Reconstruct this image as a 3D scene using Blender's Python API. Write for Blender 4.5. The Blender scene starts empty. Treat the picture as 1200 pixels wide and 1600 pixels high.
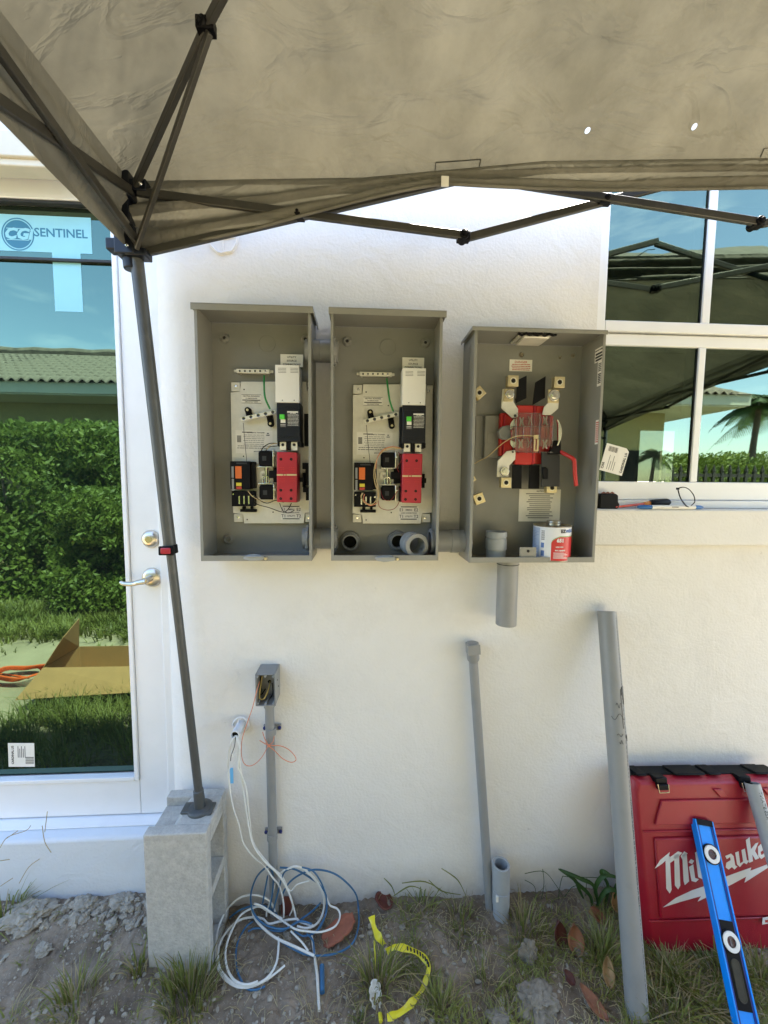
import bpy, bmesh, math, random
from mathutils import Vector, Matrix, noise
from math import radians, sin, cos, pi
random.seed(7)
scene = bpy.context.scene
COL = scene.collection
V = Vector

# ---------------- camera ----------------
CAM_P = V((0.0, -1.35, 1.55))
CAM_R = Matrix.Rotation(radians(-3.23), 3, 'Z') @ Matrix.Rotation(radians(90 - 4.6), 3, 'X') @ Matrix.Rotation(radians(0.5), 3, 'Z')
cd = bpy.data.cameras.new('camera')
cam = bpy.data.objects.new('camera', cd); COL.objects.link(cam)
cam.location = CAM_P; cam.rotation_euler = CAM_R.to_euler()
cd.sensor_fit = 'VERTICAL'; cd.sensor_height = 24.0; cd.lens = 24.0 * 620 / 1600
cd.clip_start = 0.02; cd.clip_end = 2000
scene.camera = cam

# ---------------- light ----------------
SUN_EL, SUN_AZ = 65.0, 45.0          # azimuth from +y towards +x
w = bpy.data.worlds.new('World'); scene.world = w; w.use_nodes = True
nt = w.node_tree; bg = nt.nodes['Background']
sky = nt.nodes.new('ShaderNodeTexSky'); sky.sky_type = 'NISHITA'; sky.sun_disc = False
sky.sun_elevation = radians(SUN_EL); sky.sun_rotation = radians(SUN_AZ)
sky.air_density = 1.0; sky.dust_density = 0.6; sky.ozone_density = 1.0
# thin high cloud, all round the sky
wtc = nt.nodes.new('ShaderNodeTexCoord'); wmp = nt.nodes.new('ShaderNodeMapping'); wmp.inputs['Scale'].default_value = (1.2, 1.2, 5.0); wmp.inputs['Rotation'].default_value = (.25, .3, 0)
wn = nt.nodes.new('ShaderNodeTexNoise'); wn.inputs['Scale'].default_value = 3.2; wn.inputs['Detail'].default_value = 8; wn.inputs['Roughness'].default_value = .6
wr = nt.nodes.new('ShaderNodeMapRange'); wr.inputs[1].default_value = .54; wr.inputs[2].default_value = .78; wr.inputs[4].default_value = .38
wm = nt.nodes.new('ShaderNodeMix'); wm.data_type = 'RGBA'; wm.inputs[7].default_value = (6.5, 7.2, 8.2, 1)
nt.links.new(wtc.outputs['Generated'], wmp.inputs[0]); nt.links.new(wmp.outputs[0], wn.inputs['Vector']); nt.links.new(wn.outputs['Fac'], wr.inputs[0]); nt.links.new(wr.outputs[0], wm.inputs[0]); nt.links.new(sky.outputs[0], wm.inputs[6])
nt.links.new(wm.outputs[2], bg.inputs[0]); bg.inputs[1].default_value = 0.14
sd = bpy.data.lights.new('sun', 'SUN'); sd.energy = 4.8; sd.angle = radians(0.5); sd.color = (1.0, 0.93, 0.82)
sun = bpy.data.objects.new('sun', sd); COL.objects.link(sun)
sdir = V((sin(radians(SUN_AZ)) * cos(radians(SUN_EL)), cos(radians(SUN_AZ)) * cos(radians(SUN_EL)), sin(radians(SUN_EL))))
sun.rotation_euler = (-sdir).to_track_quat('-Z', 'Y').to_euler(); sun.location = (3, 5, 8)
scene.view_settings.view_transform = 'Standard'; scene.view_settings.look = 'None'
scene.view_settings.gamma = 1.0; scene.view_settings.use_curve_mapping = False
scene.view_settings.exposure = 2.92
scene.cycles.max_bounces = 10; scene.cycles.transparent_max_bounces = 16

# ---------------- helpers ----------------
def ray(px, py):
    return CAM_R @ V((px - 600, 800 - py, -620))
def at(px, py, y):                      # where the photograph's point lies on the plane Y = y
    d = ray(px, py); return CAM_P + d * ((y - CAM_P.y) / d.y)
def atz(px, py, z):                     # ... on the level plane Z = z
    d = ray(px, py); return CAM_P + d * ((z - CAM_P.z) / d.z)
def hitp(px, py, p, n):
    d = ray(px, py); return CAM_P + d * ((p - CAM_P).dot(n) / d.dot(n))

ORG = {}
def props(o, label=None, cat=None, group=None, kind=None):
    if label: o['label'] = label
    if cat: o['category'] = cat
    if group: o['group'] = group
    if kind: o['kind'] = kind
    return o
def thing(name, label, cat, loc=(0, 0, 0), group=None):
    o = bpy.data.objects.new(name, None); COL.objects.link(o); o.location = loc; o.empty_display_size = .05
    ORG[o] = V(loc); return props(o, label, cat, group)
def localthing(name, label, cat, group=None):     # built about its own origin, placed afterwards
    return thing(name, label, cat, (0, 0, 0), group)

class MB:
    def __init__(s): s.v = []; s.f = []; s.m = []; s.cur = 0; s.s = []
    def add(s, vs, fs, M=None, smooth=None):
        b = len(s.v)
        s.v += [(M @ V(p)) if M else V(p) for p in vs]
        for f in fs: s.f.append([b + i for i in f]); s.m.append(s.cur)
        return s
    def box(s, x0, x1, y0, y1, z0, z1, M=None):
        if x0 > x1: x0, x1 = x1, x0
        if y0 > y1: y0, y1 = y1, y0
        if z0 > z1: z0, z1 = z1, z0
        vs = [(x0,y0,z0),(x1,y0,z0),(x1,y1,z0),(x0,y1,z0),(x0,y0,z1),(x1,y0,z1),(x1,y1,z1),(x0,y1,z1)]
        return s.add(vs, [(3,2,1,0),(4,5,6,7),(0,1,5,4),(1,2,6,5),(2,3,7,6),(3,0,4,7)], M)
    def prism(s, poly, d0, d1, M=None):       # outline in local xy, depth along z
        a = sum(poly[i][0]*poly[(i+1)%len(poly)][1]-poly[(i+1)%len(poly)][0]*poly[i][1] for i in range(len(poly)))
        if a < 0: poly = poly[::-1]
        if d0 > d1: d0, d1 = d1, d0
        n = len(poly)
        vs = [(p[0], p[1], d0) for p in poly] + [(p[0], p[1], d1) for p in poly]
        fs = [list(range(n))[::-1], list(range(n, 2*n))] + [(i, (i+1)%n, n+(i+1)%n, n+i) for i in range(n)]
        return s.add(vs, fs, M)
    def cone(s, p0, p1, r0, r1=None, n=16, M=None, caps=True, ph=0):
        if r1 is None: r1 = r0
        p0 = V(p0); p1 = V(p1); ax = (p1 - p0).normalized()
        u = ax.orthogonal().normalized(); w_ = ax.cross(u)
        vs = []
        for p, r in ((p0, r0), (p1, r1)):
            for i in range(n):
                a = 2*pi*i/n + ph; vs.append(p + u*(r*cos(a)) + w_*(r*sin(a)))
        fs = [(i, (i+1)%n, n+(i+1)%n, n+i) for i in range(n)]
        if caps: fs += [list(range(n))[::-1], list(range(n, 2*n))]
        return s.add(vs, fs, M)
    def lathe(s, prof, p0, ax, n=24, M=None):   # closed or open profile of (radius, height) about an axis
        p0 = V(p0); ax = V(ax).normalized(); u = ax.orthogonal().normalized(); w_ = ax.cross(u)
        vs = []; k = len(prof)
        for r, h in prof:
            for i in range(n):
                a = 2*pi*i/n; vs.append(p0 + ax*h + u*(r*cos(a)) + w_*(r*sin(a)))
        fs = [(j*n+i, j*n+(i+1)%n, (j+1)*n+(i+1)%n, (j+1)*n+i) for j in range(k-1) for i in range(n)]
        return s.add(vs, fs, M)
    def pipe(s, p0, p1, ro, ri, n=24, M=None):
        L = (V(p1)-V(p0)).length
        return s.lathe([(ri,0),(ro,0),(ro,L),(ri,L),(ri,0)], p0, V(p1)-V(p0), n, M)
    def tube(s, pts, r, n=6, M=None, flat=1.0):
        pts = [V(p) for p in pts]; k = len(pts); rr = r if hasattr(r, '__len__') else [r]*k
        t = [(pts[min(i+1,k-1)]-pts[max(i-1,0)]).normalized() for i in range(k)]
        u = t[0].orthogonal().normalized(); vs = []
        for i in range(k):
            u = (u - t[i]*u.dot(t[i])).normalized(); w_ = t[i].cross(u)
            for j in range(n):
                a = 2*pi*j/n; vs.append(pts[i] + u*(rr[i]*cos(a)) + w_*(rr[i]*flat*sin(a)))
        fs = [(i*n+j, i*n+(j+1)%n, (i+1)*n+(j+1)%n, (i+1)*n+j) for i in range(k-1) for j in range(n)]
        fs += [list(range(n))[::-1], list(range((k-1)*n, k*n))]
        return s.add(vs, fs, M)
    def bar(s, p0, p1, wd, th, up=(0,0,1)):     # rectangular tube between two points
        p0 = V(p0); p1 = V(p1); ax = (p1-p0).normalized(); a = ax.cross(V(up)).normalized(); b = a.cross(ax)
        vs = [p + a*(sx*th/2) + b*(sz*wd/2) for p in (p0, p1) for sx, sz in ((-1,-1),(1,-1),(1,1),(-1,1))]
        return s.add(vs, [(3,2,1,0),(4,5,6,7),(0,1,5,4),(1,2,6,5),(2,3,7,6),(3,0,4,7)])
    def text(s, txt, size, M, align='CENTER', fat=0.0, shear=0.0, sx=1.0, ext=0.0002):
        c = bpy.data.curves.new('t', 'FONT'); c.body = txt; c.size = size; c.align_x = align; c.align_y = 'CENTER'
        c.resolution_u = 2; c.offset = fat; c.shear = shear; c.extrude = ext
        o = bpy.data.objects.new('t', c); me = bpy.data.meshes.new_from_object(o)
        s.add([(p.co.x*sx, p.co.y, p.co.z) for p in me.vertices], [list(p.vertices) for p in me.polygons], M)
        bpy.data.objects.remove(o); bpy.data.curves.remove(c); bpy.data.meshes.remove(me); return s
    def obj(s, name, mats, parent=None, bev=0.0, smooth=40, seg=2):
        me = bpy.data.meshes.new(name)
        lo = V([min(p[i] for p in s.v) for i in range(3)]); hi = V([max(p[i] for p in s.v) for i in range(3)])
        c = (lo + hi) / 2; c.z = lo.z
        me.from_pydata([p - c for p in s.v], [], s.f)
        if not isinstance(mats, (list, tuple)): mats = [mats]
        for m in mats: me.materials.append(m)
        if len(mats) > 1: me.polygons.foreach_set('material_index', s.m)
        if smooth:
            me.polygons.foreach_set('use_smooth', [True]*len(me.polygons)); me.update()
            me.set_sharp_from_angle(angle=radians(smooth))
        me.update()
        o = bpy.data.objects.new(name, me); COL.objects.link(o)
        if parent: o.parent = parent; o.location = c - ORG[parent]
        else: o.location = c
        ORG[o] = c
        if bev:
            b = o.modifiers.new('bevel', 'BEVEL'); b.width = bev; b.segments = seg; b.limit_method = 'ANGLE'; b.angle_limit = radians(35)
        return o

def F(p):                                # frame: local x -> x, y -> up, z -> out of the wall (-y)
    return Matrix.Translation(V(p)) @ Matrix.Rotation(radians(90), 4, 'X')
def leanframe(p0, p1, xref=(1,0,0)):     # local z from p0 to p1, local -y facing out
    z = (V(p1)-V(p0)).normalized(); x = V(xref); x = (x - z*x.dot(z)).normalized(); y = z.cross(x)
    M = Matrix((x, y, z)).transposed().to_4x4(); M.translation = V(p0); return M
def catmull(pts, k=8, closed=False):
    pts = [V(p) for p in pts]; out = []; n = len(pts)
    for i in range(n-1):
        p0 = pts[max(i-1,0)]; p1 = pts[i]; p2 = pts[i+1]; p3 = pts[min(i+2,n-1)]
        for j in range(k):
            t = j/k
            out.append(.5*((2*p1)+(p2-p0)*t+(2*p0-5*p1+4*p2-p3)*t*t+(3*p1-p0-3*p2+p3)*t*t*t))
    out.append(pts[-1]); return out
def copy_tree(o, parent=None):
    c = o.copy(); COL.objects.link(c)
    if parent: c.parent = parent
    for ch in [q for q in list(COL.objects) if q.parent == o]: copy_tree(ch, c)
    return c

# ---------------- materials ----------------
MATS = {}
def mat(name, col, rough=.5, metal=0.0, var=.08, vs=12.0, bump=0.0, bs=80.0, col2=None, spec=.5, trans=0.0, dirt=0.0, dcol=(.05,.045,.04), ds=6.0, sheen=0):
    m = bpy.data.materials.new(name); m.use_nodes = True; n = m.node_tree.nodes; l = m.node_tree.links
    p = n['Principled BSDF']; tc = n.new('ShaderNodeTexCoord')
    tx = n.new('ShaderNodeTexNoise'); tx.inputs['Scale'].default_value = vs; tx.inputs['Detail'].default_value = 6; tx.inputs['Roughness'].default_value = .65
    l.new(tc.outputs['Object'], tx.inputs['Vector'])
    r = n.new('ShaderNodeMapRange'); r.inputs[1].default_value = .3; r.inputs[2].default_value = .7
    l.new(tx.outputs['Fac'], r.inputs[0])
    mx = n.new('ShaderNodeMix'); mx.data_type = 'RGBA'
    a = tuple(c*(1-var) for c in col) + (1,); b = (tuple(col2) if col2 else tuple(min(1, c*(1+var)) for c in col)) + (1,)
    mx.inputs[6].default_value = a; mx.inputs[7].default_value = b; l.new(r.outputs[0], mx.inputs[0]); out = mx.outputs[2]
    if dirt:
        t2 = n.new('ShaderNodeTexNoise'); t2.inputs['Scale'].default_value = ds; t2.inputs['Detail'].default_value = 9; t2.inputs['Roughness'].default_value = .72
        l.new(tc.outputs['Object'], t2.inputs['Vector'])
        r2 = n.new('ShaderNodeMapRange'); r2.inputs[1].default_value = .52; r2.inputs[2].default_value = .75; r2.inputs[4].default_value = dirt
        l.new(t2.outputs['Fac'], r2.inputs[0]); m2 = n.new('ShaderNodeMix'); m2.data_type = 'RGBA'
        l.new(r2.outputs[0], m2.inputs[0]); l.new(out, m2.inputs[6]); m2.inputs[7].default_value = tuple(dcol)+(1,); out = m2.outputs[2]
    l.new(out, p.inputs['Base Color'])
    rr = n.new('ShaderNodeMapRange'); rr.inputs[3].default_value = max(0, rough-.08); rr.inputs[4].default_value = min(1, rough+.08)
    l.new(tx.outputs['Fac'], rr.inputs[0]); l.new(rr.outputs[0], p.inputs['Roughness'])
    p.inputs['Metallic'].default_value = metal; p.inputs['Specular IOR Level'].default_value = spec
    if trans: p.inputs['Transmission Weight'].default_value = trans
    if bump:
        tb = n.new('ShaderNodeTexNoise'); tb.inputs['Scale'].default_value = bs; tb.inputs['Detail'].default_value = 5
        l.new(tc.outputs['Object'], tb.inputs['Vector']); bp = n.new('ShaderNodeBump'); bp.inputs['Strength'].default_value = bump; bp.inputs['Distance'].default_value = .003
        l.new(tb.outputs['Fac'], bp.inputs['Height']); l.new(bp.outputs[0], p.inputs['Normal'])
    MATS[name] = m; return m

def stucco(name, col, dirt=.25):
    m = mat(name, col, .85, var=.04, vs=2.5, dirt=dirt, dcol=(.42,.39,.34), ds=1.7, spec=.25)
    n = m.node_tree.nodes; l = m.node_tree.links; p = n['Principled BSDF']; tc = n['Texture Coordinate']
    # small scuffs and specks
    t = n.new('ShaderNodeTexNoise'); t.inputs['Scale'].default_value = 26; t.inputs['Detail'].default_value = 8; t.inputs['Roughness'].default_value = .8
    l.new(tc.outputs['Object'], t.inputs['Vector']); t3 = n.new('ShaderNodeTexNoise'); t3.inputs['Scale'].default_value = 3.3; l.new(tc.outputs['Object'], t3.inputs['Vector'])
    r = n.new('ShaderNodeMapRange'); r.inputs[1].default_value = .63; r.inputs[2].default_value = .71; r.inputs[4].default_value = .6; l.new(t.outputs['Fac'], r.inputs[0])
    r3 = n.new('ShaderNodeMapRange'); r3.inputs[1].default_value = .5; r3.inputs[2].default_value = .62; l.new(t3.outputs['Fac'], r3.inputs[0])
    mu = n.new('ShaderNodeMath'); mu.operation = 'MULTIPLY'; l.new(r.outputs[0], mu.inputs[0]); l.new(r3.outputs[0], mu.inputs[1])
    src = p.inputs['Base Color'].links[0].from_socket
    mx = n.new('ShaderNodeMix'); mx.data_type = 'RGBA'; l.new(mu.outputs[0], mx.inputs[0]); l.new(src, mx.inputs[6]); mx.inputs[7].default_value = (.3,.28,.26,1)
    # splashed soil near the ground
    sx = n.new('ShaderNodeSeparateXYZ'); g = n.new('ShaderNodeNewGeometry'); l.new(g.outputs['Position'], sx.inputs[0])
    rz = n.new('ShaderNodeMapRange'); rz.inputs[1].default_value = .16; rz.inputs[2].default_value = 0.0; rz.inputs[4].default_value = .75; l.new(sx.outputs[2], rz.inputs[0])
    mz = n.new('ShaderNodeMath'); mz.operation = 'MULTIPLY'; l.new(rz.outputs[0], mz.inputs[0]); l.new(t.outputs['Fac'], mz.inputs[1])
    m3 = n.new('ShaderNodeMix'); m3.data_type = 'RGBA'; l.new(mz.outputs[0], m3.inputs[0]); l.new(mx.outputs[2], m3.inputs[6]); m3.inputs[7].default_value = (.2,.17,.14,1)
    l.new(m3.outputs[2], p.inputs['Base Color'])
    # trowelled sand relief
    n1 = n.new('ShaderNodeTexNoise'); n1.inputs['Scale'].default_value = 110; n1.inputs['Detail'].default_value = 4; l.new(tc.outputs['Object'], n1.inputs['Vector'])
    n2 = n.new('ShaderNodeTexNoise'); n2.inputs['Scale'].default_value = 9; n2.inputs['Detail'].default_value = 3; n2.inputs['Distortion'].default_value = 1.2; l.new(tc.outputs['Object'], n2.inputs['Vector'])
    b1 = n.new('ShaderNodeBump'); b1.inputs['Strength'].default_value = .42; b1.inputs['Distance'].default_value = .004; l.new(n1.outputs['Fac'], b1.inputs['Height'])
    b2 = n.new('ShaderNodeBump'); b2.inputs['Strength'].default_value = .32; b2.inputs['Distance'].default_value = .012; l.new(n2.outputs['Fac'], b2.inputs['Height']); l.new(b1.outputs[0], b2.inputs['Normal'])
    l.new(b2.outputs[0], p.inputs['Normal']); return m

def fabricmat(name, col, tcol, fac, holes=()):
    m = mat(name, col, .8, var=.24, vs=4, bump=.35, bs=700, spec=.2, dirt=.6, dcol=tuple(c*.55 for c in col), ds=2.2)  # stains; the mottled colour also stands in for streaky tree shadow and crease shade
    n = m.node_tree.nodes; l = m.node_tree.links; p = n['Principled BSDF']; out = n['Material Output']
    tc = n['Texture Coordinate']
    w1 = n.new('ShaderNodeTexNoise'); w1.inputs['Scale'].default_value = 5; w1.inputs['Detail'].default_value = 3; w1.inputs['Distortion'].default_value = .5; w1.inputs['Roughness'].default_value = .5
    l.new(tc.outputs['Object'], w1.inputs['Vector'])
    b = n.new('ShaderNodeBump'); b.inputs['Strength'].default_value = 1.0; b.inputs['Distance'].default_value = .028; l.new(w1.outputs['Fac'], b.inputs['Height']); w2 = n.new('ShaderNodeTexNoise'); w2.inputs['Scale'].default_value = 3.2; w2.inputs['Detail'].default_value = 4; w2.inputs['Distortion'].default_value = .9
    mp = n.new('ShaderNodeMapping'); mp.inputs['Scale'].default_value = (1.2, 3.0, 1.0); mp.inputs['Rotation'].default_value = (0, 0, .55); l.new(tc.outputs['Object'], mp.inputs[0]); l.new(mp.outputs[0], w2.inputs['Vector'])
    sb = n.new('ShaderNodeMath'); sb.operation = 'SUBTRACT'; sb.inputs[1].default_value = .5; l.new(w2.outputs['Fac'], sb.inputs[0]); ab = n.new('ShaderNodeMath'); ab.operation = 'ABSOLUTE'; l.new(sb.outputs[0], ab.inputs[0])
    mr = n.new('ShaderNodeMapRange'); mr.inputs[1].default_value = 0; mr.inputs[2].default_value = .06; mr.inputs[3].default_value = 1; mr.inputs[4].default_value = 0; l.new(ab.outputs[0], mr.inputs[0])
    b0 = n.new('ShaderNodeBump'); b0.inputs['Strength'].default_value = .32; b0.inputs['Distance'].default_value = .010; l.new(mr.outputs[0], b0.inputs['Height']); l.new(b0.outputs[0], b.inputs['Normal'])
    l.new(b.outputs[0], p.inputs['Normal'])
    tr = n.new('ShaderNodeBsdfTranslucent'); l.new(b.outputs[0], tr.inputs['Normal'])
    src = p.inputs['Base Color'].links[0].from_socket
    mm = n.new('ShaderNodeMix'); mm.data_type = 'RGBA'; mm.blend_type = 'MULTIPLY'; mm.inputs[0].default_value = 1; l.new(src, mm.inputs[6]); mm.inputs[7].default_value = tuple(tcol)+(1,)
    l.new(mm.outputs[2], tr.inputs['Color'])
    ms = n.new('ShaderNodeMixShader'); ms.inputs[0].default_value = fac; l.new(p.outputs[0], ms.inputs[1]); l.new(tr.outputs[0], ms.inputs[2])
    l.new(ms.outputs[0], out.inputs['Surface']); return m

def glassmat(name, rcol, rfac, tcol, tfac, dark=(.01,.02,.02)):
    m = bpy.data.materials.new(name); m.use_nodes = True; n = m.node_tree.nodes; l = m.node_tree.links
    for q in list(n):
        if q.type != 'OUTPUT_MATERIAL': n.remove(q)
    out = n['Material Output']; g = n.new('ShaderNodeBsdfGlossy'); g.inputs['Roughness'].default_value = 0.012; g.inputs['Color'].default_value = tuple(rcol)+(1,)
    t = n.new('ShaderNodeBsdfTransparent'); t.inputs['Color'].default_value = tuple(tcol)+(1,)
    d = n.new('ShaderNodeBsdfDiffuse'); d.inputs['Color'].default_value = tuple(dark)+(1,)
    tc = n.new('ShaderNodeTexCoord'); nz = n.new('ShaderNodeTexNoise'); nz.inputs['Scale'].default_value = 2.5; l.new(tc.outputs['Object'], nz.inputs['Vector'])
    b = n.new('ShaderNodeBump'); b.inputs['Strength'].default_value = .02; b.inputs['Distance'].default_value = .01; l.new(nz.outputs['Fac'], b.inputs['Height']); l.new(b.outputs[0], g.inputs['Normal'])
    m1 = n.new('ShaderNodeMixShader'); m1.inputs[0].default_value = tfac; l.new(d.outputs[0], m1.inputs[1]); l.new(t.outputs[0], m1.inputs[2])
    m2 = n.new('ShaderNodeMixShader'); m2.inputs[0].default_value = rfac; l.new(m1.outputs[0], m2.inputs[1]); l.new(g.outputs[0], m2.inputs[2])
    l.new(m2.outputs[0], out.inputs['Surface']); return m

M = dict(
 stucco=stucco('white_stucco', (.72,.705,.675)), curb=stucco('painted_curb', (.66,.70,.74), .15),
 frame=mat('white_aluminium', (.78,.79,.80), .35, var=.03, dirt=.12, dcol=(.5,.5,.5)),
 cream=mat('cream_trim', (.62,.57,.46), .7, var=.05, bump=.2),
 glass_door=glassmat('door_glass', (.115,.18,.14), .82, (.1,.2,.18), .25, (.035,.05,.045)),
 glass_win=glassmat('window_glass', (.20,.255,.20), .66, (.65,.75,.62), .97),
 seal=mat('dark_seal', (.02,.022,.024), .6),
 fabric=fabricmat('tent_fabric', (.215,.208,.178), (.27,.255,.205), .30),
 steel=mat('tent_steel', (.055,.054,.048), .42, .35, var=.15, dirt=.25, dcol=(.18,.16,.13), ds=14),
 leg=mat('tent_leg_grey', (.065,.07,.07), .45, .2, var=.12, dirt=.2, dcol=(.22,.2,.18), ds=20),
 black=mat('black_plastic', (.004,.004,.005), .55, spec=.15, var=.3),
 navy=mat('bracket_black', (.005,.007,.013), .4, spec=.35, var=.2),
 box=mat('enclosure_grey', (.225,.225,.205), .42, .05, var=.05, dirt=.18, dcol=(.15,.14,.12), ds=9, bump=.06, bs=300),
 chrome=mat('bright_metal', (.75,.74,.70), .22, 1.0, var=.08), zinc=mat('zinc_plate', (.66,.64,.57), .45, .3, var=.10, vs=18, dirt=.2, dcol=(.35,.34,.3), ds=11),
 alum=mat('lug_aluminium', (.74,.71,.60), .4, .25, var=.12), brass=mat('lug_brass', (.66,.56,.34), .32, .8, var=.12),
 white=mat('white_plastic', (.72,.71,.67), .45, var=.03), paper=mat('label_paper', (.74,.72,.66), .6, var=.05, vs=30),
 ink=mat('black_ink', (.02,.02,.022), .6), redink=mat('red_ink', (.45,.05,.03), .6),
 red=mat('contactor_red', (.38,.014,.03), .38, var=.08), redp=mat('red_insulator', (.45,.018,.014), .4, var=.08),
 green=mat('green_wire', (.01,.22,.05), .4), tog=mat('green_toggle', (.08,.55,.05), .4), orange=mat('orange_label', (.65,.14,.02), .5), yellow=mat('yellow_label', (.65,.55,.04), .5),
 pvc=mat('grey_pvc', (.235,.24,.237), .42, var=.08, dirt=.4, dcol=(.2,.19,.17), ds=12), pvcl=mat('light_grey_pvc', (.31,.33,.34), .42, var=.06, dirt=.4, dcol=(.24,.23,.2), ds=15),
 pvcw=mat('white_pvc', (.66,.69,.73), .4, var=.05, dirt=.25, dcol=(.4,.38,.35), ds=12),
 hole=mat('dark_hole', (.006,.005,.004), .9),
 cable_w=mat('white_cable', (.68,.68,.64), .45, var=.06, dirt=.3, dcol=(.35,.32,.28), ds=9), cable_b=mat('blue_cable', (.03,.12,.24), .4, var=.15),
 wire_o=mat('orange_wire', (.62,.22,.12), .5), wire_y=mat('yellow_wire', (.50,.38,.12), .5), wire_t=mat('tan_wire', (.52,.40,.2), .5), wire_r=mat('dark_red_wire', (.22,.02,.015), .5),
 cmu=mat('concrete_block', (.42,.41,.375), .95, var=.16, vs=60, bump=1.0, bs=150, dirt=.3, dcol=(.2,.195,.18), ds=20),
 cmud=mat('rough_concrete', (.21,.185,.145), .95, var=.3, vs=40, bump=1.0, bs=60),
 rock=mat('broken_mortar', (.31,.28,.225), .95, var=.3, vs=35, bump=1.0, bs=70, dirt=.4, dcol=(.12,.1,.08), ds=12),
 terrad=mat('dark_clay', (.13,.035,.022), .85, var=.3, vs=14, bump=.4, bs=90, dirt=.4, dcol=(.06,.04,.03), ds=10),
 terra=mat('terracotta', (.30,.10,.055), .85, var=.25, vs=14, bump=.4, bs=90, dirt=.4, dcol=(.12,.07,.05), ds=10),
 dleaf=mat('dry_leaf', (.22,.085,.04), .5, var=.3, vs=22, bump=.3, bs=60), dleaf2=mat('tan_leaf', (.32,.19,.08), .6, var=.3, vs=22, bump=.3),
 dleaf3=mat('maroon_leaf', (.07,.015,.012), .5, var=.3, vs=22), 
 case=mat('red_case_plastic', (.29,.005,.02), .38, var=.07, vs=6, bump=.25, bs=420, dirt=.12, dcol=(.3,.12,.1), ds=16),
 bluea=mat('blue_aluminium', (.0,.27,.90), .3, .0, var=.05, dirt=.12, dcol=(.05,.12,.2), ds=14), blued=mat('dark_blue_edge', (.004,.03,.22), .35),
 logo=mat('logo_silver', (.66,.65,.62), .5, var=.04), tape=mat('yellow_tape', (.68,.60,.03), .4, var=.12),
 can_w=mat('can_white', (.66,.68,.72), .35, var=.03), can_r=mat('can_red', (.52,.02,.025), .35), tin=mat('tin', (.42,.38,.30), .35, .85, var=.2),
 can_b=mat('can_blue_print', (.08,.16,.42), .5), can_g=mat('can_green', (.2,.35,.05), .5),
 drv=mat('screwdriver_orange', (.75,.25,.03), .35), drvr=mat('insulated_red', (.6,.08,.04), .45), mark=mat('marker_blue', (.01,.12,.38), .4),
 ltblue=mat('blue_tape', (.15,.45,.75), .6), nickel=mat('satin_nickel', (.60,.56,.48), .3, .95, var=.06),
 screwb=mat('blue_screw', (.02,.03,.16), .4, .3), olive=mat('olive_wall', (.28,.25,.12), .9, var=.08, bump=.3), dkroof=mat('roof_tile', (.16,.13,.10), .85, var=.35, vs=9, col2=(.26,.22,.17), dirt=.3, dcol=(.06,.05,.045), ds=4),
 fascia=mat('fascia_paint', (.42,.44,.36), .6, var=.04), card=mat('cardboard', (.38,.21,.085), .85, var=.08), cord=mat('orange_cord', (.75,.12,.02), .5),
 bark=mat('bark', (.13,.10,.075), .95, var=.3, vs=20, bump=1, bs=30), gravel=mat('sand', (.42,.37,.27), .95, var=.2, vs=8, bump=.6, bs=50),
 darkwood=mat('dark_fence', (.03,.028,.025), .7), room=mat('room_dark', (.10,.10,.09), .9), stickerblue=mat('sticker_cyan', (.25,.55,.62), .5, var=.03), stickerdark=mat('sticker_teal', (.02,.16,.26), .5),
)
def leafmat(name, col, col2, tr=.35):
    m = mat(name, col, .55, var=.25, vs=3.0, col2=col2); n = m.node_tree.nodes; l = m.node_tree.links
    p = n['Principled BSDF']; t = n.new('ShaderNodeBsdfTranslucent'); src = p.inputs['Base Color'].links[0].from_socket; l.new(src, t.inputs['Color'])
    ms = n.new('ShaderNodeMixShader'); ms.inputs[0].default_value = tr; l.new(p.outputs[0], ms.inputs[1]); l.new(t.outputs[0], ms.inputs[2]); l.new(ms.outputs[0], n['Material Output'].inputs['Surface']); return m
M['hedge'] = leafmat('hedge_leaf', (.09,.15,.02), (.26,.33,.06)); M['palm'] = leafmat('palm_leaf', (.05,.10,.03), (.10,.16,.05))
M['grass'] = leafmat('green_grass', (.14,.18,.03), (.30,.31,.08)); M['grassd'] = leafmat('dry_grass', (.34,.27,.12), (.50,.42,.24), .3)
M['weed'] = leafmat('dark_weed', (.03,.08,.015), (.05,.12,.025), .3)

# clear plastic shield
def clearmat():
    m = bpy.data.materials.new('clear_plastic'); m.use_nodes = True; n = m.node_tree.nodes; l = m.node_tree.links
    for q in list(n):
        if q.type != 'OUTPUT_MATERIAL': n.remove(q)
    t = n.new('ShaderNodeBsdfTransparent'); t.inputs['Color'].default_value = (.93,.92,.91,1); g = n.new('ShaderNodeBsdfGlossy'); g.inputs['Roughness'].default_value = .06
    d = n.new('ShaderNodeBsdfDiffuse'); d.inputs['Color'].default_value = (.5,.48,.46,1); lw = n.new('ShaderNodeLayerWeight'); lw.inputs[0].default_value = .36
    a = n.new('ShaderNodeMixShader'); a.inputs[0].default_value = .06; l.new(t.outputs[0], a.inputs[1]); l.new(d.outputs[0], a.inputs[2])
    b = n.new('ShaderNodeMixShader'); l.new(lw.outputs['Fresnel'], b.inputs[0]); l.new(a.outputs[0], b.inputs[1]); l.new(g.outputs[0], b.inputs[2]); l.new(b.outputs[0], n['Material Output'].inputs['Surface']); return m
M['clear'] = clearmat()
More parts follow.
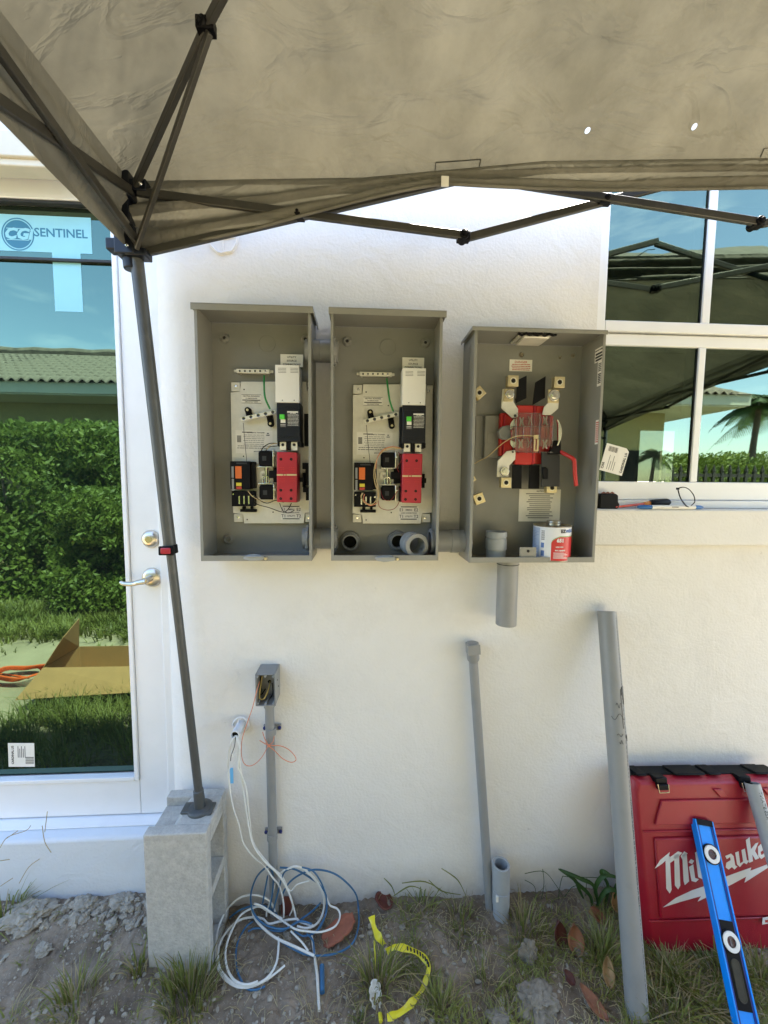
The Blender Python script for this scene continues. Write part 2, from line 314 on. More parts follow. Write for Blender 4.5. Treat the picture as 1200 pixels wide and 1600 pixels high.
# ================= the house =================
def X(px, y, py=750): return at(px, py, y).x
def Z(py, y, px=600): return at(px, py, y).z
DX1 = X(300, 0, 800); DX0 = X(258, .07, 700)          # rounded end of the wall by the door
WX0 = X(937, 0.0, 420)                                  # left edge of the window opening
WZ0 = at(1050, 796, -.035).z; DZ1 = Z(255, .08, 100); HT = 2.68
mb = MB()
mb.box(DX1, WX0, 0, .22, -.3, HT)
mb.box(WX0, 2.5, 0, .22, -.3, WZ0 - .12); mb.box(WX0, 2.5, 0, .22, 2.63, HT); mb.box(2.5, 6.0, 0, .22, -.3, HT)
prof = [(DX1, 0)] + [(DX1 - (DX1 - DX0) * t, .055 * t ** 2.2) for t in [i / 10 for i in range(1, 11)]] + [(DX0, .22), (DX1, .22)]
mb.prism([(a, b) for a, b in prof], -.3, HT)
mb.box(-1.95, DX0, 0.03, .22, DZ1, HT); mb.box(-6, -1.95, 0, .22, -.3, HT)
wall = props(mb.obj('wall', M['stucco']), kind='structure')
mb = MB(); mb.box(-6, 6.1, 0.0, 4.6, HT + .001, HT + .06); props(mb.obj('roof', M['stucco']), kind='structure')
# ledge under the window, apron
mb = MB(); mb.box(WX0 - .03, 2.5, -.035, .20, WZ0 - .128, WZ0)
props(mb.obj('window_ledge', M['stucco'], bev=.006), kind='structure')
# threshold and curb under the door
mb = MB(); zc = Z(1310, -.012, 150); mb.box(-6, DX1 + .01, -.012, .30, -.3, zc)
props(mb.obj('door_sill', M['curb'], bev=.012, seg=3), kind='structure')
# cream moulding above the door
mb = MB(); za = Z(250, -.02, 30); zb = Z(211, -.02, 30); mb.box(-3, -.86, -.035, .03, za, zb); mb.box(-3, -.88, -.025, .03, za - .02, za + .002)
props(mb.obj('moulding', M['cream'], bev=.004), kind='structure')
# round patch of filler
p = at(349, 374, 0); mb = MB(); vs = []; k = 26
for i in range(k):
    a = 2 * pi * i / k; r = .047 * (1 + .10 * noise.noise(V((cos(a) * 2, sin(a) * 2, 0)))); vs.append((cos(a) * r, sin(a) * r))
mb.prism(vs, -.001, .004, F(p)); mb.tube([F(p) @ V((x * .9, y * .9, .004)) for x, y in vs] + [F(p) @ V((vs[0][0] * .9, vs[0][1] * .9, .004))], .003, 5)
mb.tube([F(p) @ V((-.04, .003, .003)), F(p) @ V((.0, -.003, .005)), F(p) @ V((.038, .004, .003))], .003, 5); mb.tube([F(p) @ V((.003, .035, .003)), F(p) @ V((-.002, 0, .005)), F(p) @ V((0, -.04, .003))], .003, 5)
patch = mb.obj('filler_patch', M['stucco']); props(patch, 'round lumpy stucco patch on the wall just under the tent edge', 'wall patch')

# room behind the window
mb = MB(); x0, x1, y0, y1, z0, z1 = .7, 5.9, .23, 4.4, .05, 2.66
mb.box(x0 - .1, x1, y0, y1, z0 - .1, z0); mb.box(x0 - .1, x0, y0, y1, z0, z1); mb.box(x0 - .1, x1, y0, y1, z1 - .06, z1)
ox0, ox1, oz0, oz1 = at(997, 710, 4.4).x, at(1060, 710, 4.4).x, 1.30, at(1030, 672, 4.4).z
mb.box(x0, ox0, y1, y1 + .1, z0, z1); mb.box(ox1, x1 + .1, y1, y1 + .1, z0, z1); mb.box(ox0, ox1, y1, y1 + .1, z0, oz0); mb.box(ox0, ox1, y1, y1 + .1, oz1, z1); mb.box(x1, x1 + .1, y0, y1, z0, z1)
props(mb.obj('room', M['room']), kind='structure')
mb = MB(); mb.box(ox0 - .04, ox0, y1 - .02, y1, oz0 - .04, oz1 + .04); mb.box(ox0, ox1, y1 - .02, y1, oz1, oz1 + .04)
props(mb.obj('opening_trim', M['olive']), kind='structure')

# ================= the door =================
door = thing('glass_door', 'white aluminium entry door with teal reflective glass beside the stucco wall', 'door', (-1.3, .08, zc))
gx1 = X(207, .1, 800); gz0 = Z(1213, .1, 100); gz1 = Z(322, .1, 100); zb_ = Z(1274, .08, 100)
mb = MB(); fr = DX0 + .004
def Fr(mb, x0, x1, z0, z1, y0=.075, y1=.14): mb.box(x0, x1, y0, y1, z0, z1)
Fr(mb, gx1, fr - .035, zb_, DZ1 - .045); obj_st = mb.obj('stile', M['frame'], door, bev=.003)
mb = MB(); Fr(mb, -1.92, gx1 - .0005, zb_, gz0 - .004); mb.obj('bottom_rail', M['frame'], door, bev=.003)
mb = MB(); Fr(mb, -1.92, gx1 - .0005, gz1 + .004, DZ1 - .045); mb.obj('top_rail', M['frame'], door, bev=.003)
mb = MB(); Fr(mb, fr - .033, fr, zc + .002, DZ1 - .002, .062, .16); Fr(mb, -1.92, fr - .034, DZ1 - .043, DZ1 - .002, .062, .16); mb.obj('door_frame', M['frame'], door, bev=.003)
mb = MB(); yb = .088   # glazing beads
mb.box(gx1 - .016, gx1 - .001, yb - .02, yb + .008, gz0, gz1); mb.box(-1.92, gx1 - .017, yb - .02, yb + .008, gz0 - .003, gz0 + .012); mb.obj('glazing_bead', M['frame'], door, bev=.002)
mb = MB(); mb.box(gx1 - .020, gx1 - .0165, yb - .01, yb + .01, gz0, gz1); mb.box(-1.92, gx1 - .02, yb - .01, yb + .01, gz1 - .006, gz1 + .002)
zl = Z(408, .1, 100); mb.box(-1.92, gx1 - .02, yb, yb + .011, zl - .005, zl + .003); mb.obj('gasket', M['seal'], door)
mb = MB(); mb.box(-1.92, gx1 - .017, .1, .106, gz0 + .012, gz1 - .006); pane = mb.obj('pane', M['glass_door'], door, smooth=0)
mb = MB(); mb.box(-1.92, gx1, .2, .215, gz0 - .1, gz1 + .1); mb.obj('dark_interior_sheet', M['hole'], door)  # black sheet standing in for the unlit room behind the glass
mb = MB(); mb.box(-1.92, fr - .034, .03, .15, zc + .001, zb_ - .004); mb.obj('threshold', M['frame'], door, bev=.003)
# deadbolt and lever
p = at(236, 842, .075); mb = MB(); mb.lathe([(0, .016), (.018, .016), (.026, .011), (.032, .002), (.032, 0)], p, (0, -1, 0), 28); dbt = mb.obj('deadbolt', M['nickel'], door)
mb = MB(); mb.lathe([(0, .019), (.011, .019), (.012, .0155)], p, (0, -1, 0), 20); mb.box(-.0012, .0012, -.007, .007, .0185, .0195, F(p)); mb.obj('key_cylinder', M['brass'], dbt)
p = at(238, 902, .075); mb = MB(); mb.lathe([(0, .014), (.024, .013), (.032, .007), (.035, 0)], p, (0, -1, 0), 30); ros = mb.obj('handle_rose', M['nickel'], door)
e = at(190, 911, .02); mb = MB(); c0 = p + V((0, -.012, 0)); c1 = p + V((0, -.055, 0))
mb.tube([c0, c1], .011, 14); mb.tube(catmull([c1 + V((.006, 0, 0)), c1 + V((-.02, -.002, -.004)), (c1 + e) / 2 + V((0, 0, -.006)), e + V((.006, 0, -.002)), e + V((-.004, 0, .006))], 5), [.011, .011, .011, .0105, .010, .010, .0095, .009, .009, .009, .0088, .0086, .0085, .008, .008, .0075, .007, .0065, .006, .005, .003], 12, flat=.75)
mb.obj('lever', M['nickel'], door)
# stickers
def sticker(name, px0, px1, py0, py1, y, mt, parent, tilt=0):
    a = at(px0, (py0 + py1) / 2, y); b = at(px1, (py0 + py1) / 2, y); c = at((px0 + px1) / 2, py0, y); d = at((px0 + px1) / 2, py1, y)
    cx, cz = (a.x + b.x) / 2, (c.z + d.z) / 2; w_, h_ = b.x - a.x, c.z - d.z
    Fm = F((cx, y, cz)) @ Matrix.Rotation(tilt, 4, 'Z')
    mb = MB(); mb.box(-w_/2, w_/2, -h_/2, h_/2, 0, .0004, Fm); o = mb.obj(name, mt, parent); return o, Fm, w_, h_
o, Fm, w_, h_ = sticker('brand_sticker', -60, 143, 336, 393, .0995, M['stickerblue'], door)
mb = MB(); r_ = .052; c_ = Fm.inverted() @ at(28, 366, .099); q = Fm @ Matrix.Translation((c_.x, c_.y, .0006))
mb.lathe([(0, .0), (r_ * .86, .0)], q.translation, (0, -1, 0), 40); mb.lathe([(r_ * .92, 0), (r_, 0)], q.translation, (0, -1, 0), 40)
c2 = Fm.inverted() @ at(95, 365, .099); mb.text('SENTINEL', .038, Fm @ Matrix.Translation((c2.x, c2.y, .0006)), fat=.0006, sx=1.03); mb.obj('lettering', M['stickerdark'], o, smooth=0)
mb = MB(); mb.text('CGi', .046, q @ Matrix.Translation((0, 0, .0006)), fat=.0022, shear=.25, sx=1.15); mb.box(-.035, .035, .0165, .019, .0004, .0006, q); mb.box(-.035, .035, -.019, -.0165, .0004, .0006, q); mb.obj('emblem', M['stickerblue'], o, smooth=0)
sticker('blank_sticker', 84, 128, 394, 487, .0996, M['stickerblue'], door)
o, Fm, w_, h_ = sticker('barcode_sticker', 13, 54, 1161, 1198, .0996, M['paper'], door, radians(-2))
mb = MB()
for i in range(14): mb.box(.014 + (i % 2) * .0004, .043, -.034 + i * .002, -.034 + i * .002 + random.choice((.0006, .0012)), .0005, .0007, Fm)
for i in range(5): mb.box(-.012 + i * .006, -.010 + i * .006, -.01, .034 - (i % 2) * .01, .0005, .0007, Fm)
mb.text('CARDINAL LG', .011, Fm @ Matrix.Translation((-.030, 0, .0006)) @ Matrix.Rotation(pi / 2, 4, 'Z'), fat=.0003)
mb.obj('lettering', M['ink'], o, smooth=0)

# ================= the window =================
win = thing('window', 'large white framed window with four reflective green panes at the right', 'window', (1.6, .03, WZ0))
yf = .022
def wf(name, x0, x1, z0, z1, y0=yf, y1=.09, bev=.003):
    mb = MB(); mb.box(x0, x1, y0, y1, z0, z1); return mb.obj(name, M['frame'], win, bev=bev)
fx = X(950, yf, 420); ztA = Z(503, yf, 1050); ztB = Z(541, yf, 1050); m1a, m1b = X(1105, yf, 400), X(1118, yf, 400); m2a, m2b = X(1087, yf, 650), X(1098, yf, 650)
zbr = Z(753, yf, 1050)
wf('side_frame', WX0 + .002, fx, WZ0 + .001, 2.63); wf('transom', fx + .0005, 2.5, (ztA + ztB) / 2 + .004, ztA); wf('transom', fx + .0005, 2.5, ztB, (ztA + ztB) / 2 - .001, yf + .006)
wf('mullion', m1a, m1b, ztA + .0005, 2.61, yf + .004); wf('mullion', m2a, m2b, zbr + .0005, ztB - .0005, yf + .004); wf('bottom_rail', fx + .0005, 2.5, WZ0 + .03, zbr); wf('bottom_rail', fx + .0005, 2.5, WZ0 + .001, WZ0 + .029, yf - .012)
for a, b, c, d in ((fx, m1a, ztA, 2.62), (m1b, 2.5, ztA, 2.62), (fx, m2a, zbr, ztB), (m2b, 2.5, zbr, ztB)):
    mb = MB(); mb.box(a + .001, b - .001, .036, .042, c + .001, d - .001); mb.obj('pane', M['glass_win'], win, smooth=0)
    mb = MB(); t = .0025
    for bx_ in ((a + .0005, a + t, c, d), (b - t, b - .0005, c, d)): mb.box(bx_[0], bx_[1], .031, .0355, bx_[2] + .001, bx_[3] - .001)
    mb.obj('gasket', M['seal'], win)
Fm = F(at(960, 718, .0355)) @ Matrix.Rotation(radians(-14), 4, 'Z'); mb = MB(); w_, h_ = .088, .098
mb.prism([(-w_/2, -h_/2), (w_/2, -h_/2), (w_/2, h_/2 - .01), (w_/2 - .012, h_/2), (-w_/2, h_/2)], 0, .0004, Fm); o = mb.obj('glazing_sticker', M['paper'], win)
mb = MB()
for i in range(16): mb.box(-.032 + i * .0022, -.032 + i * .0022 + random.choice((.0008, .0014)), .024, .042, .0005, .0007, Fm)
mb.text('CARDINAL LG', .0115, Fm @ Matrix.Translation((.036, -.004, .0006)) @ Matrix.Rotation(pi/2, 4, 'Z'), fat=.0004); mb.text('CAR', .012, Fm @ Matrix.Translation((-.036, -.03, .0006)) @ Matrix.Rotation(pi/2, 4, 'Z'), fat=.0004)
for i in range(4): mb.box(-.02 + i * .008, -.0185 + i * .008, -.04, .012 - (i % 2) * .02, .0005, .0007, Fm)
mb.obj('lettering', M['ink'], o, smooth=0)

# ================= ground =================
def gh(x, y):
    h = .016 * noise.noise(V((x * 4, y * 4, 0))) + .010 * noise.noise(V((x * 13, y * 13, 3))) + .005 * noise.noise(V((x * 40, y * 40, 5)))
    if x < -.5: h += .08 * max(0, min(1, (-.5 - x) / .15)) * max(0, min(1, (y + .42) / .4)) 
    return h
GM = mat('dirt', (.18, .14, .10), .95, var=.4, vs=7, col2=(.31, .25, .185), bump=1.0, bs=130, dirt=.5, dcol=(.075, .055, .04), ds=5, spec=.15)
_n = GM.node_tree.nodes; _l = GM.node_tree.links; _p = _n['Principled BSDF']; _s = _p.inputs['Base Color'].links[0].from_socket
_t = _n.new('ShaderNodeTexNoise'); _t.inputs['Scale'].default_value = 260; _t.inputs['Detail'].default_value = 3; _l.new(_n['Texture Coordinate'].outputs['Object'], _t.inputs['Vector'])
_r = _n.new('ShaderNodeMapRange'); _r.inputs[1].default_value = .62; _r.inputs[2].default_value = .70; _r.inputs[4].default_value = .6; _l.new(_t.outputs['Fac'], _r.inputs[0])
_m = _n.new('ShaderNodeMix'); _m.data_type = 'RGBA'; _m.inputs[7].default_value = (.42, .37, .30, 1); _l.new(_r.outputs[0], _m.inputs[0]); _l.new(_s, _m.inputs[6]); _l.new(_m.outputs[2], _p.inputs['Base Color'])
def gridobj(name, x0, x1, y0, y1, nx, ny, hf, m):
    vs = []; fs = []
    for j in range(ny + 1):
        for i in range(nx + 1):
            x = x0 + (x1 - x0) * i / nx; y = y0 + (y1 - y0) * j / ny; vs.append((x, y, hf(x, y)))
    for j in range(ny):
        for i in range(nx): a = j * (nx + 1) + i; fs.append((a, a + 1, a + nx + 2, a + nx + 1))
    mb = MB(); mb.add(vs, fs); return mb.obj(name, m, smooth=180)
def ghd(x, y):
    e = min(1, max(0, min(x + 1.9, 1.9 - x, y + 1.3) / .25)); return gh(x, y) + .007 * noise.noise(V((x * 80, y * 80, 9))) * e - .06 * (1 - e)
props(gridobj('ground', -1.9, 1.9, -1.3, .03, 640, 240, ghd, GM), kind='structure')
YM = mat('yard_soil', (.36, .30, .19), .95, var=.3, vs=1.2, col2=(.48, .40, .27), bump=.8, bs=30, dirt=.55, dcol=(.09, .13, .03), ds=1.1)
mb = MB(); mb.box(-300, 300, -300, 300, -.6, -.03); props(mb.obj('yard', YM, smooth=0), kind='structure')

# ================= pop-up tent =================
tent = thing('canopy_tent', 'grey tan pop-up canopy tent with steel scissor frame above the electrical boxes', 'canopy tent', (1.0, -1.5, 0))
TA = V((-.641, -.15, 2.365)); TB = V((2.7, -.17, 2.56)); TC = V((2.7, -2.9, 2.30)); TD = V((-.50, -2.87, 2.22)); TP = V((1.0, -1.51, 3.10))
def roofpt(A, B, u, v, k):
    a = A.lerp(B, u); p = a.lerp(TP, v); sag = .05 * sin(pi * u) * (1 - v) * (v * 2.2 if v < .45 else 1)
    n1 = noise.noise(V((p.x * 2.6 + k * 7, p.y * 3.2, 1))) * .034 + (1 - abs(noise.noise(V((p.x * 1.6 + p.y * 5, p.y * 4 - p.x * 3.2, k)))) * 2.2) * .014 + (1 - abs(noise.noise(V((p.x * 5 - p.y * 3, p.y * 8 + p.x * 2, k + 9)))) * 2.2) * .006
    n1 += .007 * noise.noise(V((p.x * 14 + p.y * 6, p.y * 20, k + 4)))
    cx = min((p - A).length, (p - B).length); ang = math.atan2(abs(p.y - A.y), abs(p.x - A.x) + .001)
    n1 += .006 * sin(ang * 22) * math.exp(-cx * 1.6) * min(1, cx * 6)
    fade = min(1, v * 14) * min(1, min(u, 1 - u) * 12) * (1 - v) ** .3
    return p + V((0, 0, (n1 - sag) * fade))
def hem(u):                                              # hem of the wall-side valance
    pts = [(200, 399), (260, 390), (330, 373), (400, 358), (475, 337), (540, 320), (600, 305), (650, 295), (692, 288), (760, 292), (850, 296), (950, 298), (1050, 297), (1200, 294)]
    x = TA.x + (TB.x - TA.x) * u
    ws = [at(a, b, -.14 - .08 * min(1, max(0, (a - 200) / 500))) for a, b in pts] + [V((2.2, -.19, 2.42)), V((2.7, -.16, 2.36))]
    for q, r in zip(ws, ws[1:]):
        if x <= r.x: t = max(0, (x - q.x) / (r.x - q.x)); return q.lerp(r, t)
    return ws[-1]
mb = MB(); N1, N2 = 240, 110; edges = []
for k, (A, B) in enumerate(((TA, TB), (TB, TC), (TC, TD), (TD, TA))):
    nx = N1 if k == 0 else 90; ny = N2 if k in (0, 3) else 40; vs = []
    for j in range(ny + 1):
        for i in range(nx + 1):
            u = i / nx; vv = (j / ny) * .995
            q = roofpt(A, B, u, vv, k)
            if k == 0: q.y += -.05 * min(1, max(0, (q.x - .0) / .5)) * (1 - vv) ** 8 * min(1, (1 - u) * 5)
            vs.append(q)
    edges.append([V(q) for q in vs[:nx + 1]])
    mb.add(vs, [(j * (nx + 1) + i, j * (nx + 1) + i + 1, (j + 1) * (nx + 1) + i + 1, (j + 1) * (nx + 1) + i) for j in range(ny) for i in range(nx)])
# holes let the sky through: punched in the fabric by the shader at their real places
n0 = (TB - TA).cross(TP - TA).normalized(); 
from mathutils.bvhtree import BVHTree
bvh = BVHTree.FromPolygons([tuple(v) for v in mb.v], mb.f)
def onroof(px, py, off=0.0): d = ray(px, py).normalized(); h = bvh.ray_cast(CAM_P, d)[0]; h = h if h is not None else hitp(px, py, TA, n0); return h - d * off
holes = [onroof(918, 204), onroof(1085, 198)]
roof = mb.obj('canopy_roof', M['fabric'], tent, smooth=180)
mb = MB()
for k, E in enumerate(edges):
    ny = 14; nx = len(E) - 1; vs = []; L = (E[-1] - E[0]).length
    for j in range(ny + 1):
        v = j / ny
        for i, a in enumerate(E):
            u = i / nx
            if k == 0:
                h = hem(u); h.z = min(h.z, a.z - .02)
            else:
                h = a + V((0, 0, -.19 + (.05 * sin(pi * u) if k < 3 else .0)))
            p = a.lerp(h, v)
            if k == 0: p.y -= .010 * sin(pi * min(1, v * 1.1)) * min(1, (a.z - h.z) / .15)
            amp = .010 * sin(v * pi)
            d = amp * (sin(v * 17 + u * 3) + .8 * noise.noise(V((u * 14, v * 3, k)))) + .012 * v * noise.noise(V((u * 9, v, k + 3)))
            out = (V((0, 1, 0)), V((1, 0, 0)), V((0, -1, 0)), V((-1, 0, 0)))[k]
            vs.append(p - out * d * (1.3 if k == 0 else 1))
    mb.add(vs, [(j * (nx + 1) + i, (j + 1) * (nx + 1) + i, (j + 1) * (nx + 1) + i + 1, j * (nx + 1) + i + 1) for j in range(ny) for i in range(nx)])
val = mb.obj('valance', M['fabric'], tent, smooth=180)
# piping along the hem, fabric loop, stitched pockets
mb = MB(); mb.tube([hem(i / 80) + V((0, -.003, 0)) for i in range(81)], .0045, 6); mb.obj('hem_piping', M['fabric'], val, smooth=180)
mb = MB(); p = hem((X(692, -.2, 288) - TA.x) / (TB.x - TA.x)); mb.box(-.010, .010, -.012, .013, 0, .004, F(p + V((0, -.008, 0)))); mb.obj('hem_loop', M['white'], val)
def seam(pts):
    mb = MB(); mb.tube(pts, .0016, 4); return mb.obj('seam', M['steel'], roof)
for pl in (((679, 274), (681, 254), (751, 249), (747, 270)), ((1178, 268), (1194, 232), (1230, 228))):
    seam([onroof(pl[i][0] + (pl[i+1][0] - pl[i][0]) * t / 6, pl[i][1] + (pl[i+1][1] - pl[i][1]) * t / 6, .003) for i in range(len(pl) - 1) for t in range(7)])
# frame
sy = -.175
def barp(p0, p1, wd=.0215, th=.012, name='truss_bar', m='steel'):
    mb = MB(); mb.bar(p0, p1, wd, th, up=(0, 0, 1)); return mb.obj(name, M[m], tent, bev=.002)
def joint(p, ax=(0, 1, 0), r=.013, L=.04):
    mb = MB(); a = V(ax).normalized(); p = V(p); mb.cone(p - a * L / 2, p + a * L / 2, r, n=14); mb.cone(p - a * (L / 2 + .006), p + a * (L / 2 + .006), r * .5, n=8); mb.box(p.x - .018, p.x + .018, p.y - .012, p.y + .012, p.z - .012, p.z + .012); return mb.obj('truss_joint', M['black'], tent, bev=.002)
tb = at(215, 300, sy); ts = at(215, 391, sy); jl = at(725, 368, sy); ju = at(722, 274, sy); kl = at(1185, 347, sy); ku = at(1190, 246, sy)
o2 = V((0, .016, 0))
barp(tb, jl); barp(ts + o2, ju + o2); barp(jl + o2, ku + o2); barp(ju, kl)
b3l = V((1.95, sy, 2.30)); b3u = V((1.95, sy, 2.49)); barp(kl + o2, b3u + o2); barp(ku, b3l); barp(b3l + o2, V((2.68, sy, 2.52)) + o2); barp(b3u, V((2.68, sy, 2.3)))
for q in (jl, kl, b3l): joint(q + o2 * .5)
def cross2(a, b, c, d):   # crossing of two bars in the XZ plane
    den = (b.x - a.x) * (d.z - c.z) - (b.z - a.z) * (d.x - c.x); t = ((c.x - a.x) * (d.z - c.z) - (c.z - a.z) * (d.x - c.x)) / den; return a.lerp(b, t)
for q in (cross2(tb, jl, ts, ju), cross2(jl, ku, ju, kl)): joint(q + o2 * .5, r=.009, L=.035)
# left side scissors, far and right sides
def scissors(P0, P1, n, zt=2.31, zl=2.08, zj=2.06, ze=None):
    z_top = lambda i: zt + (ze - zt) * i / n
    z_low = lambda i: zl if i == 0 else zj + (z_top(i) - zt)
    d = (P1 - P0) / n; s = V((0.014 if abs(d.y) > abs(d.x) else 0, 0 if abs(d.y) > abs(d.x) else .014, 0))
    for i in range(n):
        a = P0 + d * i; b = P0 + d * (i + 1)
        aT = V((a.x, a.y, z_top(i))); aL = V((a.x, a.y, z_low(i))); bT = V((b.x, b.y, z_top(i + 1))); bL = V((b.x, b.y, z_low(i + 1)))
        barp(aT, bL); barp(aL + s, bT + s); joint(bL)
scissors(V((-.625, -.17, 0)), V((-.49, -2.84, 0)), 3, 2.325, 2.185, 2.05, 2.21); scissors(V((-.48, -2.83, 0)), V((2.66, -2.86, 0)), 4, 2.18, 1.99, 1.99, 2.22); scissors(V((2.66, -.2, 0)), V((2.66, -2.85, 0)), 3, 2.47, 2.37, 2.36, 2.24)
# rafters with braces
jr = hitp(322, 42, TA - V((0, 0, .045)), (TP - TA).cross(V((0, 0, 1))).cross(TP - TA).normalized())
barp(TA + V((.03, -.03, -.03)), jr, .022, .013, 'rafter'); barp(jr, TP - V((0, 0, .06)), .024, .013, 'rafter')
barp(at(213, 388, -.19), jr + V((.01, -.01, -.02)), .016, .011, 'brace'); joint(jr, (.6, .8, 0), .012, .03)
for cpt in (TB, TC, TD): barp(cpt - V((0, 0, .03)), TP - V((0, 0, .06)), .024, .013, 'rafter')
mb = MB(); mb.cone(TP - V((0, 0, .12)), TP - V((0, 0, .02)), .035, n=16); mb.obj('hub', M['black'], tent)
# legs
foot = at(313, 1262, -.109)
top = at(201, 296, -.165); strap = foot.lerp(top, (at(259, 860, -.15).z - foot.z) / (top.z - foot.z))
mb = MB(); mb.cone(strap, top.lerp(strap, .10), .0172, n=24); mb.obj('outer_leg', M['leg'], tent)
mb = MB(); mb.cone(foot + V((0, 0, .01)), strap, .0128, n=20); mb.obj('inner_leg', M['leg'], tent)
ax = (top - foot).normalized()
mb = MB(); mb.cone(strap - ax * .012, strap + ax * .014, .0205, n=24); ho = mb.obj('leg_collar', M['black'], tent, bev=.002)
mb = MB(); mb.box(-.014, .014, -.008, .010, .026, .033, F(strap)); mb.obj('release_button', M['red'], ho, bev=.003)
mb = MB(); mb.box(-.022, .022, -.013, .014, .02, .029, F(strap)); mb.obj('latch_housing', M['black'], ho, bev=.003)
mb = MB(); mb.cone(foot, foot + ax * .065,   .0175, .0155, n=20); mb.lathe([(0, .012), (.030, .011), (.038, .006), (.039, 0)], foot - V((0, 0, .004)), (0, 0, 1), 26); mb.box(foot.x - .055, foot.x + .03, foot.y - .022, foot.y + .022, foot.z - .004, foot.z + .004); mb.box(foot.x - .02, foot.x + .045, foot.y - .03, foot.y + .02, foot.z - .0035, foot.z + .003); mb.obj('foot', M['leg'], tent, bev=.003)
slp = at(203, 392, -.16); brp = at(194, 298, -.16)
mb = MB(); mb.box(-.026, .026, -.022, .055, -.02, .03, F(slp)); mb.box(.0, .055, -.024, -.004, -.012, .028, F(slp)); mb.cone(slp - ax * .05, slp, .0205, n=20); mb.box(-.05, -.02, -.01, .02, -.01, .026, F(slp)); mb.obj('slider', M['navy'], tent, bev=.003)
mb = MB(); mb.box(-.028, .028, -.03, .035, -.02, .03, F(brp)); mb.box(.02, .07, -.012, .018, -.005, .024, F(brp)); mb.box(-.06, -.02, 0, .03, -.005, .03, F(brp)); mb.obj('corner_bracket', M['navy'], tent, bev=.003)
mb = MB(); mb.bar(brp, slp, .04, .034, up=(0, 1, 0)); mb.obj('upper_post', M['navy'], tent, bev=.003)
for q in (at(219, 287, -.205), at(198, 383, -.20), at(186, 289, -.205)):
    mb = MB(); mb.lathe([(0, .004), (.0035, .003), (.005, 0)], q, (0, -1, 0), 12); mb.obj('bolt', M['chrome'], tent)
for cpt in (TB, TC, TD):
    mb = MB(); mb.cone(V((cpt.x, cpt.y, -.03)), V((cpt.x, cpt.y, cpt.z - .04)), .02, n=14); mb.cone(V((cpt.x, cpt.y, -.03)), V((cpt.x, cpt.y, -.02)), .05, n=14); mb.obj('leg', M['leg'], tent)
# punched holes
m = M['fabric']; n = m.node_tree.nodes; l = m.node_tree.links; out = n['Material Output']; cur = out.inputs['Surface'].links[0].from_socket
g = n.new('ShaderNodeNewGeometry'); prev = None
for hpos in holes:
    d = n.new('ShaderNodeVectorMath'); d.operation = 'DISTANCE'; l.new(g.outputs['Position'], d.inputs[0]); d.inputs[1].default_value = hpos
    c = n.new('ShaderNodeMath'); c.operation = 'LESS_THAN'; c.inputs[1].default_value = .007; l.new(d.outputs['Value'], c.inputs[0])
    if prev: a = n.new('ShaderNodeMath'); a.operation = 'MAXIMUM'; l.new(prev, a.inputs[0]); l.new(c.outputs[0], a.inputs[1]); prev = a.outputs[0]
    else: prev = c.outputs[0]
t = n.new('ShaderNodeBsdfTransparent'); ms = n.new('ShaderNodeMixShader'); l.new(prev, ms.inputs[0]); l.new(cur, ms.inputs[1]); l.new(t.outputs[0], ms.inputs[2]); l.new(ms.outputs[0], out.inputs['Surface'])
# ================= what the glass mirrors: the yard behind the camera =================
rnd = random.Random(3)
def leaves(mb, n, fn, size, up=.3):
    for _ in range(n):
        p, s = fn(); s *= size * rnd.uniform(.7, 1.3)
        a = V((rnd.gauss(0, 1), rnd.gauss(0, 1), rnd.gauss(0, 1) * .6)).normalized(); b = a.orthogonal().normalized(); b = (b + V((0, 0, up * rnd.random()))).normalized()
        c = a.cross(b).normalized()
        mb.add([p - b * s, p + c * s * .45, p + b * s, p - c * s * .45], [(0, 1, 2, 3)])
def tuftblades(mb, c, n, h, spread, wd=.003, lean=.5, r=rnd, hf=None, seg=4):
    for _ in range(n):
        a = r.uniform(0, 2 * pi); q = r.random() ** .6 * spread; x = c[0] + q * cos(a); y = c[1] + q * sin(a)
        z = (hf(x, y) if hf else c[2]) - .004; L = h * r.uniform(.5, 1.15); a2 = a + r.uniform(-.8, .8); ln = lean * r.uniform(.3, 1.3) * (.4 + q / spread)
        sd_ = V((-sin(a2), cos(a2), 0)) * wd * r.uniform(.6, 1.3); d = V((cos(a2), sin(a2), 0)); vs = []
        for k in range(seg + 1):
            t = k / seg; pt = V((x, y, z)) + V((0, 0, L * (t - .35 * ln * t * t))) + d * (L * ln * t * t); wv = sd_ * (1 - t ** 2 * .95)
            vs += [pt - wv, pt + wv]
        mb.add(vs, [(2 * k, 2 * k + 1, 2 * k + 3, 2 * k + 2) for k in range(seg)])

